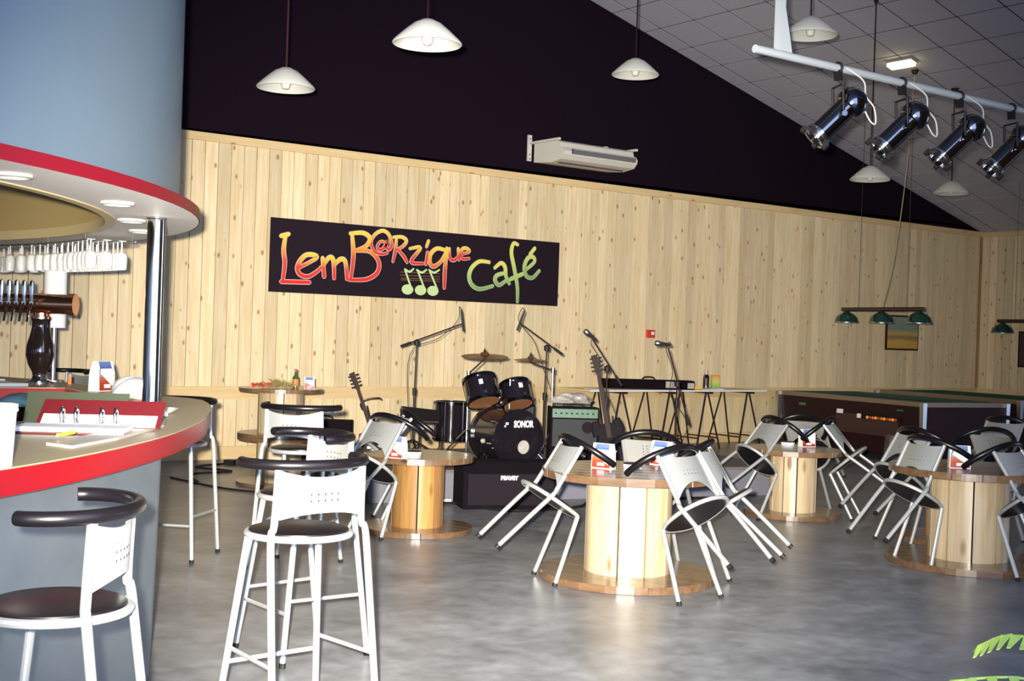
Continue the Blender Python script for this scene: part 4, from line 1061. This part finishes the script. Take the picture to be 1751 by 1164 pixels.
pool_lamp('green three-shade lamp over the farther right pool table', (19.0, 11.35, 2.08), math.radians(-9.5))

bn = thing('waste_bin', 'dull brown tapered bin on the floor before the first pool table', 'bin', (13.05, 9.62, 0), (0, 0, math.radians(-40)))
MB().hexa([(-0.15, -0.14, 0.0), (0.15, -0.14, 0.0), (0.15, 0.14, 0.0), (-0.15, 0.14, 0.0)], [(-0.12, -0.11, 0.47), (0.12, -0.11, 0.47), (0.12, 0.11, 0.47), (-0.12, 0.11, 0.47)]).build('body', 'bin_brown', bn, smooth=False)
MB().hexa([(-0.125, -0.115, 0.47), (0.125, -0.115, 0.47), (0.125, 0.115, 0.47), (-0.125, 0.115, 0.47)], [(-0.105, -0.095, 0.51), (0.105, -0.095, 0.51), (0.105, 0.095, 0.51), (-0.105, 0.095, 0.51)]).build('lid', 'bin_brown', bn, smooth=False)
# ------------------------------------------------------------------ wall things
sign = thing('cafe_sign', 'long black painted sign with red, yellow and green café lettering', 'sign', (0, 0, 0))
MB().box((8.885, 13.965, 2.45), (4.43, 0.03, 0.895)).build('board', 'sign_black', sign, smooth=False)
STROKES = {
'L': [[(6.86, 2.69), (6.84, 2.52), (6.86, 2.35), (6.84, 2.14)], [(6.82, 2.13), (7.2, 2.14)], [(6.8, 2.68), (6.9, 2.71)]],
'e': [[(7.05, 2.31), (7.28, 2.44), (7.25, 2.48), (7.14, 2.47), (7.06, 2.39), (7.03, 2.3), (7.07, 2.23), (7.18, 2.21), (7.3, 2.28), (7.35, 2.33)]],
'm': [[(7.37, 2.45), (7.4, 2.22)], [(7.39, 2.37), (7.46, 2.46), (7.52, 2.43), (7.54, 2.21)], [(7.54, 2.38), (7.62, 2.45), (7.69, 2.42), (7.72, 2.21)]],
'B': [[(7.77, 2.78), (7.8, 2.51), (7.77, 2.2)], [(7.75, 2.78), (7.93, 2.8), (8.03, 2.74), (7.98, 2.64), (7.83, 2.57)], [(7.83, 2.57), (8.04, 2.57), (8.17, 2.45), (8.15, 2.31), (8.0, 2.22), (7.76, 2.2)]],
'at': [[(8.27, 2.7), (8.19, 2.71), (8.14, 2.64), (8.19, 2.6), (8.25, 2.65), (8.29, 2.72), (8.27, 2.65), (8.32, 2.62), (8.35, 2.69), (8.31, 2.8), (8.22, 2.85), (8.11, 2.8), (8.05, 2.7), (8.09, 2.59), (8.19, 2.55), (8.29, 2.57)]],
'R': [[(8.42, 2.78), (8.41, 2.62), (8.38, 2.47)], [(8.38, 2.78), (8.5, 2.79), (8.57, 2.75), (8.53, 2.68), (8.41, 2.61)], [(8.45, 2.62), (8.54, 2.54), (8.59, 2.47)]],
'z': [[(8.63, 2.65), (8.79, 2.67), (8.65, 2.48), (8.84, 2.47)]],
'i': [[(8.9, 2.62), (8.88, 2.46)], [(8.88, 2.69), (8.91, 2.77)]],
'q': [[(9.19, 2.66), (9.05, 2.68), (8.95, 2.6), (8.94, 2.49), (9.0, 2.44), (9.11, 2.51), (9.19, 2.64)], [(9.2, 2.69), (9.18, 2.42), (9.18, 2.17)]],
'u': [[(9.24, 2.69), (9.25, 2.57), (9.32, 2.54), (9.385, 2.6)], [(9.38, 2.70), (9.40, 2.55)]],
'e2': [[(9.44, 2.63), (9.56, 2.67), (9.52, 2.71), (9.45, 2.7), (9.42, 2.63), (9.46, 2.57), (9.56, 2.58)]],
'c': [[(9.89, 2.55), (9.73, 2.55), (9.61, 2.46), (9.57, 2.34), (9.62, 2.23), (9.75, 2.18), (9.96, 2.23)]],
'a': [[(9.99, 2.48), (10.09, 2.55), (10.16, 2.5), (10.18, 2.38), (10.24, 2.28)], [(10.17, 2.42), (10.03, 2.38), (10.0, 2.31), (10.07, 2.25), (10.19, 2.32)]],
'f': [[(10.36, 2.82), (10.29, 2.83), (10.26, 2.7), (10.32, 2.48), (10.38, 2.24), (10.39, 2.04)], [(10.26, 2.34), (10.46, 2.42)]],
'e3': [[(10.5, 2.47), (10.66, 2.6), (10.63, 2.67), (10.54, 2.64), (10.49, 2.52), (10.53, 2.4), (10.64, 2.38), (10.75, 2.48)], [(10.58, 2.7), (10.66, 2.79)]],
'n1': [[(8.56, 2.38), (8.63, 2.35), (8.69, 2.39)], [(8.56, 2.38), (8.67, 2.13)]],
'n2': [[(8.74, 2.38), (8.82, 2.35), (8.89, 2.39)], [(8.75, 2.38), (8.87, 2.14)]],
'n3': [[(8.93, 2.39), (9.01, 2.36), (9.09, 2.4)], [(8.94, 2.38), (9.07, 2.14)]],
}
RSTEP = [0]
def ribbon(mb, pts, w, y):
    RSTEP[0] += 1; y0_ = y; y = y - 0.00025*(RSTEP[0] % 6)
    P = smooth_path([(p[0], 0, p[1]) for p in pts], 6) if len(pts) > 2 else [Vector((p[0], 0, p[1])) for p in pts]
    k = len(P); vs = []; fs = []
    for i in range(k):
        t = (P[min(i+1, k-1)]-P[max(i-1, 0)]).normalized(); nrm = Vector((-t.z, 0, t.x))
        ww = w*(1.0 if k < 4 else 0.82+0.28*math.sin(PI*i/(k-1)))
        for s in (-1, 1): vs.append((P[i].x+nrm.x*ww*s, y, P[i].z+nrm.z*ww*s))
    for i in range(k-1): fs.append((2*i, 2*i+1, 2*i+3, 2*i+2))
    # round ends
    mb.add(vs, fs)
    for e in (P[0], P[-1]):
        y -= 0.00008
        mb.add([(e.x+w*0.9*math.cos(2*PI*j/10), y, e.z+w*0.9*math.sin(2*PI*j/10)) for j in range(10)], [tuple(range(10))])
for k, st in STROKES.items():
    green = k in ('c', 'a', 'f', 'e3'); note = k in ('n1', 'n2', 'n3')
    small = k in ('at', 'u', 'e2', 'R', 'z', 'i')
    w = 0.013 if note else (0.017 if small else 0.022)
    fill, outl = MB(), MB()
    for s in st: ribbon(fill, s, w, 13.9440); ribbon(outl, s, w+0.008, 13.9475)
    if note:
        hx = {'n1': 8.61, 'n2': 8.81, 'n3': 9.0}[k]
        fill.add([(hx+0.088*math.cos(2*PI*j/20), 13.9435, 2.12+0.066*math.sin(2*PI*j/20)) for j in range(20)], [tuple(range(20))])
    lo = fill.build('music_note' if note else 'letter', 'note_green' if note else ('letter_lime' if green else 'letter_fire'), sign, smooth=False)
    if not note: outl.build('letter_outline', 'letter_outline_green' if green else 'letter_outline', lo, smooth=False)
for (a, b) in (((8.5, 2.34), (9.1, 2.35)), ((8.5, 2.3), (9.1, 2.31)), ((8.51, 2.26), (9.1, 2.28)), ((8.51, 2.24), (9.1, 2.25))):
    s = MB(); ribbon(s, [a, b], 0.006, 13.9475); s.build('staff_line', 'staff_brown', sign, smooth=False)

al = thing('fire_alarm_button', 'small red fire alarm box on the plank wall', 'alarm', (12.90, 13.975, 1.66))
MB().box((0, -0.02, 0), (0.14, 0.05, 0.12)).build('box', 'alarm_red', al, smooth=False)
MB().box((0.02, -0.047, 0.01), (0.06, 0.006, 0.045)).build('window', 'paper_white', al, smooth=False)
pa = thing('landscape_painting', 'small framed landscape painting on the plank wall behind the pool lamp', 'painting', (18.97, 13.975, 1.84))
MB().box((0, -0.012, 0), (0.92, 0.03, 0.62)).build('frame', 'guitar_brown', pa, smooth=False)
MB().box((0, -0.030, 0), (0.86, 0.008, 0.56)).build('canvas', 'painting_print', pa, smooth=False)
nb_ = thing('notice_board', 'dark narrow board hung on the far right plank wall', 'board', (RX-0.005, 12.92, 1.62))
MB().box((-0.015, 0, 0), (0.03, 0.46, 0.66)).build('panel', 'black_matte', nb_, smooth=False)
MB().box((-0.033, 0, 0), (0.008, 0.40, 0.60)).build('face', 'rail_brown', nb_, smooth=False)
so = thing('wall_socket', 'small white wall box low on the plank wall behind the tall spool table', 'wall socket', (7.58, 13.985, 0.55))
MB().box((0, -0.012, 0), (0.13, 0.03, 0.11)).build('plate', 'paper_white', so, smooth=False)
MB().lathe([(0.03, 0.028), (0.03, 0.030), (0, 0.029)], 16, RXm).build('outlet', 'ac_grey', so)

ac = thing('air_conditioner', 'white suspended air conditioner on the black gable wall', 'air conditioner', (0, 0, 0))
prof = [(-13.93, 3.97), (-13.55, 3.94), (-13.33, 3.97), (-13.27, 4.03), (-13.26, 4.08), (-13.30, 4.13), (-13.34, 4.135), (-13.36, 4.20), (-13.40, 4.225), (-13.93, 4.225)]
Mac = Matrix(((0, 0, 1, 0), (-1, 0, 0, 0), (0, 1, 0, 0), (0, 0, 0, 1)))
MB().prism(prof, 10.58, 11.90, Mac).build('housing', 'ac_white', ac, ang=30)
MB().box((11.28, 13.255, 4.075), (1.14, 0.03, 0.062)).build('outlet', 'ac_slot', ac, smooth=False)
for i in range(3): MB().box((11.28, 13.245, 4.055+i*0.02), (1.12, 0.02, 0.005)).build('louvre', 'ac_grey', ac, smooth=False)
MB().box((11.25, 13.50, 3.942), (1.15, 0.04, 0.012)).build('intake_slot', 'ac_slot', ac, smooth=False)
for bx in (10.54, 11.93):
    br = MB().box((bx, 13.99, 4.17), (0.06, 0.03, 0.36)).build('bracket', 'ac_white', ac, smooth=False)
    MB().box((bx, 13.65, 4.235), (0.04, 0.66, 0.03)).build('arm', 'ac_white', br, smooth=False)
    for q in (4.02, 4.08, 4.30): MB().lathe([(0.010, 0), (0.008, 0.008), (0, 0.008)], 8, Mtr(bx, 13.975, q) @ RXm).build('bolt', 'black_rubber', br)

# ------------------------------------------------------------------ pendant lamps
def make_pendant():
    r = thing('pendant_lamp', 'lamp', 'pendant lamp', group='white cone pendant lamps')
    MB().lathe([(0.07, 0.178), (0.10, 0.165), (0.16, 0.115), (0.245, 0.035), (0.25, 0.022), (0.243, 0.016), (0.154, 0.103), (0.10, 0.15), (0.06, 0.165)], 40).build('shade', 'lamp_white', r)
    MB().lathe([(0.0, 0.20), (0.05, 0.19), (0.07, 0.176), (0.0, 0.165)], 24).build('cap', 'lamp_white', r)
    MB().lathe([(0.0, 0.165), (0.022, 0.16), (0.022, 0.12), (0.03, 0.09), (0.045, 0.055), (0.03, 0.015), (0.0, 0.005)], 18).build('bulb', 'lamp_white', r)
    return r
LAMPS = [(4.82, 9.89, 3.61, 1.0, 'white cone pendant lamp, leftmost against the black gable'),
         (4.82, 7.65, 3.62, 1.0, 'white cone pendant lamp, largest against the black gable'),
         (8.89, 9.99, 4.34, 1.0, 'white cone pendant lamp against the black gable beside the ceiling edge'),
         (9.11, 7.83, 4.43, 1.0, 'white cone pendant lamp just behind the spotlight bar post'),
         (13.03, 10.15, 3.66, 1.0, 'white cone pendant lamp below the spotlights against the black gable'),
         (15.69, 10.80, 3.78, 1.0, 'white cone pendant lamp, farthest right against the ceiling')]
pp = make_pendant()
for i, (lx, ly, lz, s, lab) in enumerate(LAMPS):
    c = pp if i == 0 else copy_tree(pp)
    c.location = (lx, ly, lz); c['label'] = lab
    zt = roof(lx)-lz
    MB().tube([(0, 0, 0.19), (0, 0, zt-0.02)], 0.008, 6).build('cord', 'rail_brown', c)
    MB().lathe([(0.012, zt-0.13), (0.05, zt-0.03), (0.055, zt-0.012)], 14).build('ceiling_rose', 'black_rubber', c)

# ------------------------------------------------------------------ spotlight bar
sb = thing('spotlight_bar', 'white steel bar hung from the ceiling carrying spotlights', 'lighting bar', (0, 0, 0))
MB().tube([(6.10, 5.70, 3.50), (10.6, 5.70, 3.50)], 0.027, 16).build('pipe', 'bar_paint', sb)
for px in (6.33, 10.1):
    MB().box((px, 5.70, (3.52+roof(px))/2), (0.05, 0.05, roof(px)-3.52)).build('post', 'bar_paint', sb, smooth=False)
    MB().prism([(px-0.02, 3.52), (px+0.12, 3.52), (px+0.03, 3.86), (px-0.02, 3.86)], -5.71, -5.69, Mg).build('gusset', 'bar_paint', sb, smooth=False)
def make_par():
    r = thing('par_spotlight', 'spot', 'spotlight', group='chrome par can spotlights')
    d = Vector((-0.60, 0.38, -0.62)).normalized()
    q = d.to_track_quat('Z', 'X').to_matrix().to_4x4()
    c0 = Vector((0.02, 0.02, -0.32))
    M = Matrix.Translation(c0) @ q
    MB().lathe([(0.078, -0.08), (0.078, 0.20)], 28, M).build('barrel', 'dark_chrome', r)
    MB().lathe([(0.0, -0.235), (0.045, -0.225), (0.085, -0.195), (0.108, -0.15), (0.108, -0.11), (0.095, -0.08), (0.078, -0.075)], 28, M).build('rear_dome', 'dark_chrome', r)
    MB().lathe([(0.078, 0.18), (0.094, 0.182), (0.094, 0.205), (0.084, 0.205), (0.084, 0.23), (0.090, 0.23), (0.090, 0.24), (0.07, 0.24), (0.07, 0.20), (0.0, 0.19)], 28, M).build('front_ring', 'chrome', r)
    for a in (0.5, 2.1, 3.7, 5.3):
        MB().box(M @ Vector((0.10*math.cos(a), 0.10*math.sin(a), 0.23)), (0.03, 0.03, 0.05), q.to_3x3() @ rotm('Z', a)).build('filter_clip', 'black_rubber', r, smooth=False)
    sd = (q.to_3x3() @ Vector((0, 1, 0)))
    hv = Vector((d.y, -d.x, 0)).normalized()
    A, B = c0+hv*0.11, c0-hv*0.11
    MB().tube([A, A+Vector((0, 0, 0.20)), B+Vector((0, 0, 0.20)), B], 0.010, 6).build('yoke', 'black_rubber', r)
    for p in (A, B): MB().tube([p-hv*0.02, p+hv*0.02], 0.020, 10).build('yoke_knob', 'dark_chrome', r)
    MB().box((0, 0, -0.05), (0.035, 0.05, 0.07)).build('clamp', 'black_rubber', r, smooth=False)
    MB().tube([(0, 0.035*math.cos(t), 0.0+0.035*math.sin(t)) for t in [PI*(-0.25)+PI*1.5*i/10 for i in range(11)]], 0.010, 6).build('hook', 'black_rubber', r)
    back = c0 - d*0.20
    MB().tube(smooth_path([back+Vector((0.02, 0.0, -0.05)), back+Vector((0.08, -0.02, -0.17)), back+Vector((0.13, -0.03, -0.19)), back+Vector((0.13, -0.02, -0.08)), back+Vector((0.07, 0.0, 0.0)), back+Vector((0.02, -0.02, 0.10)), Vector((0.05, -0.03, 0.0))], 5), 0.0055, 6).build('cable', 'lamp_white', r)
    return r
pr_ = make_par()
for i, (px, lab) in enumerate([(6.93, 'chrome spotlight hanging leftmost on the white bar'), (7.64, 'chrome spotlight hanging second from the left on the white bar'), (8.34, 'chrome spotlight hanging third from the left on the white bar'), (9.03, 'chrome spotlight hanging rightmost on the white bar')]):
    c = pr_ if i == 0 else copy_tree(pr_)
    c.location = (px, 5.70, 3.50); c['label'] = lab
    if i == 0: c.rotation_euler = (0, math.radians(-5), 0)
# ceiling safety light and its rope
sl = thing('safety_light', 'small lit rectangular emergency light on the sloping ceiling', 'emergency light', (14.70, 10.98, roof(14.70)-0.012), (0, sa, 0))
MB().box((0, 0, -0.02), (0.16, 0.42, 0.03)).build('base', 'ac_grey', sl, smooth=False)
MB().box((0, 0, -0.055), (0.13, 0.38, 0.045)).build('lens', 'safety_lamp', sl, smooth=False)
rpz = roof(15.0)
ro2 = thing('hanging_cable', 'thin beige cable hanging from the ceiling light to the pool lamp', 'cable', (15.0, 10.98, rpz-0.02))
MB().tube(smooth_path([(0, 0, 0), (0.05, 0.1, -1.2), (0.25, 0.42, -2.6), (0.5, 0.78, -3.30)], 6), 0.007, 6).build('cord', 'rope_beige', ro2)
MB().lathe([(0.03, -0.05), (0.05, 0.0), (0.05, 0.012)], 12).build('rose', 'black_rubber', ro2)

# ------------------------------------------------------------------ cables on the floor
def cable(label, pts, r=0.007, m='black_rubber', plug=None):
    c0 = Vector(pts[0])
    t = thing('floor_cable', label, 'cable', (c0.x, c0.y, 0), group='black cables on the floor')
    MB().tube(smooth_path([(p[0]-c0.x, p[1]-c0.y, r+0.001) for p in pts], 6), r, 6).build('cord', m, t)
    if plug:
        for (px, py) in plug:
            MB().box((px-c0.x, py-c0.y, 0.03), (0.12, 0.08, 0.055), rotm('Z', px*3)).build('plug', 'black_rubber', t, smooth=False)
cable('black cable with three plugs on the floor left of the stacked spool table', [(5.0, 11.9), (5.2, 12.6), (5.7, 12.7), (5.5, 13.2), (5.9, 13.4), (6.3, 13.5), (6.7, 13.3)], 0.012, plug=[(5.98, 13.38), (6.10, 13.36), (6.30, 13.42)])
cable('black cable looping before the stacked spool table to the wall', [(4.9, 12.4), (5.05, 11.4), (5.4, 10.9), (5.9, 11.0), (6.2, 11.6), (6.5, 11.8)], 0.011)
cable('black cable running along the riser front to the floor speaker', [(6.0, 9.80), (6.3, 9.83), (6.46, 9.70), (6.55, 9.60), (6.7, 9.08), (7.0, 8.98), (7.5, 9.0), (7.9, 9.25), (8.6, 9.12), (9.2, 8.98)], 0.014)

# ------------------------------------------------------------------ fern near the camera
fe = thing('potted_fern', 'green potted fern whose frond tips show at the bottom right corner', 'plant', (2.95, 1.35, 0))
MB().lathe([(0.0, 0.0), (0.15, 0.0), (0.19, 0.30), (0.205, 0.30), (0.205, 0.35), (0.18, 0.35), (0.17, 0.30), (0.0, 0.30)], 28).build('pot', 'terracotta', fe)
MB().lathe([(0.172, 0.318), (0.0, 0.325)], 24).build('soil', 'soil', fe)
def frond(tip, lift):
    b = Vector((random.uniform(-.03, .03), random.uniform(-.03, .03), 0.32)); t = Vector(tip)
    mid = (b+t)/2 + Vector((0, 0, lift))
    P = smooth_path([b, b*0.6+mid*0.4+Vector((0, 0, lift*0.35)), mid, mid*0.35+t*0.65+Vector((0, 0, lift*0.15)), t], 5)
    mb = MB(); mb.tube(P, [0.005*(1-0.7*i/(len(P)-1)) for i in range(len(P))], 5)
    for i in range(4, len(P)-1):
        tg = (P[i+1]-P[i]).normalized(); sdv = tg.cross(Vector((0, 0, 1))).normalized()
        L_ = 0.055*math.sin(PI*min(1, (i-2)/(len(P)-2)))+0.012
        for s in (-1, 1):
            a = P[i]; e = a + sdv*s*L_ + tg*0.02 + Vector((0, 0, -0.018))
            w = tg*0.013
            up_ = Vector((0, 0, 0.0025))
            mb.add([a-w, a+w, e+w*0.3, e-w*0.3, a-w+up_, a+w+up_, e+w*0.3+up_, e-w*0.3+up_], [(3, 2, 1, 0), (4, 5, 6, 7), (0, 1, 5, 4), (1, 2, 6, 5), (2, 3, 7, 6), (3, 0, 4, 7)])
    mb.build('frond', 'leaf_green', fe)
frond((-0.26, 0.385, 0.895), 0.27)
frond((-0.57, 0.38, 0.795), 0.29)
for i in range(14):
    a = 2*PI*i/14+0.2; r_ = random.uniform(0.36, 0.46)
    frond((r_*math.cos(a), r_*math.sin(a), random.uniform(0.30, 0.44)), random.uniform(0.08, 0.14))
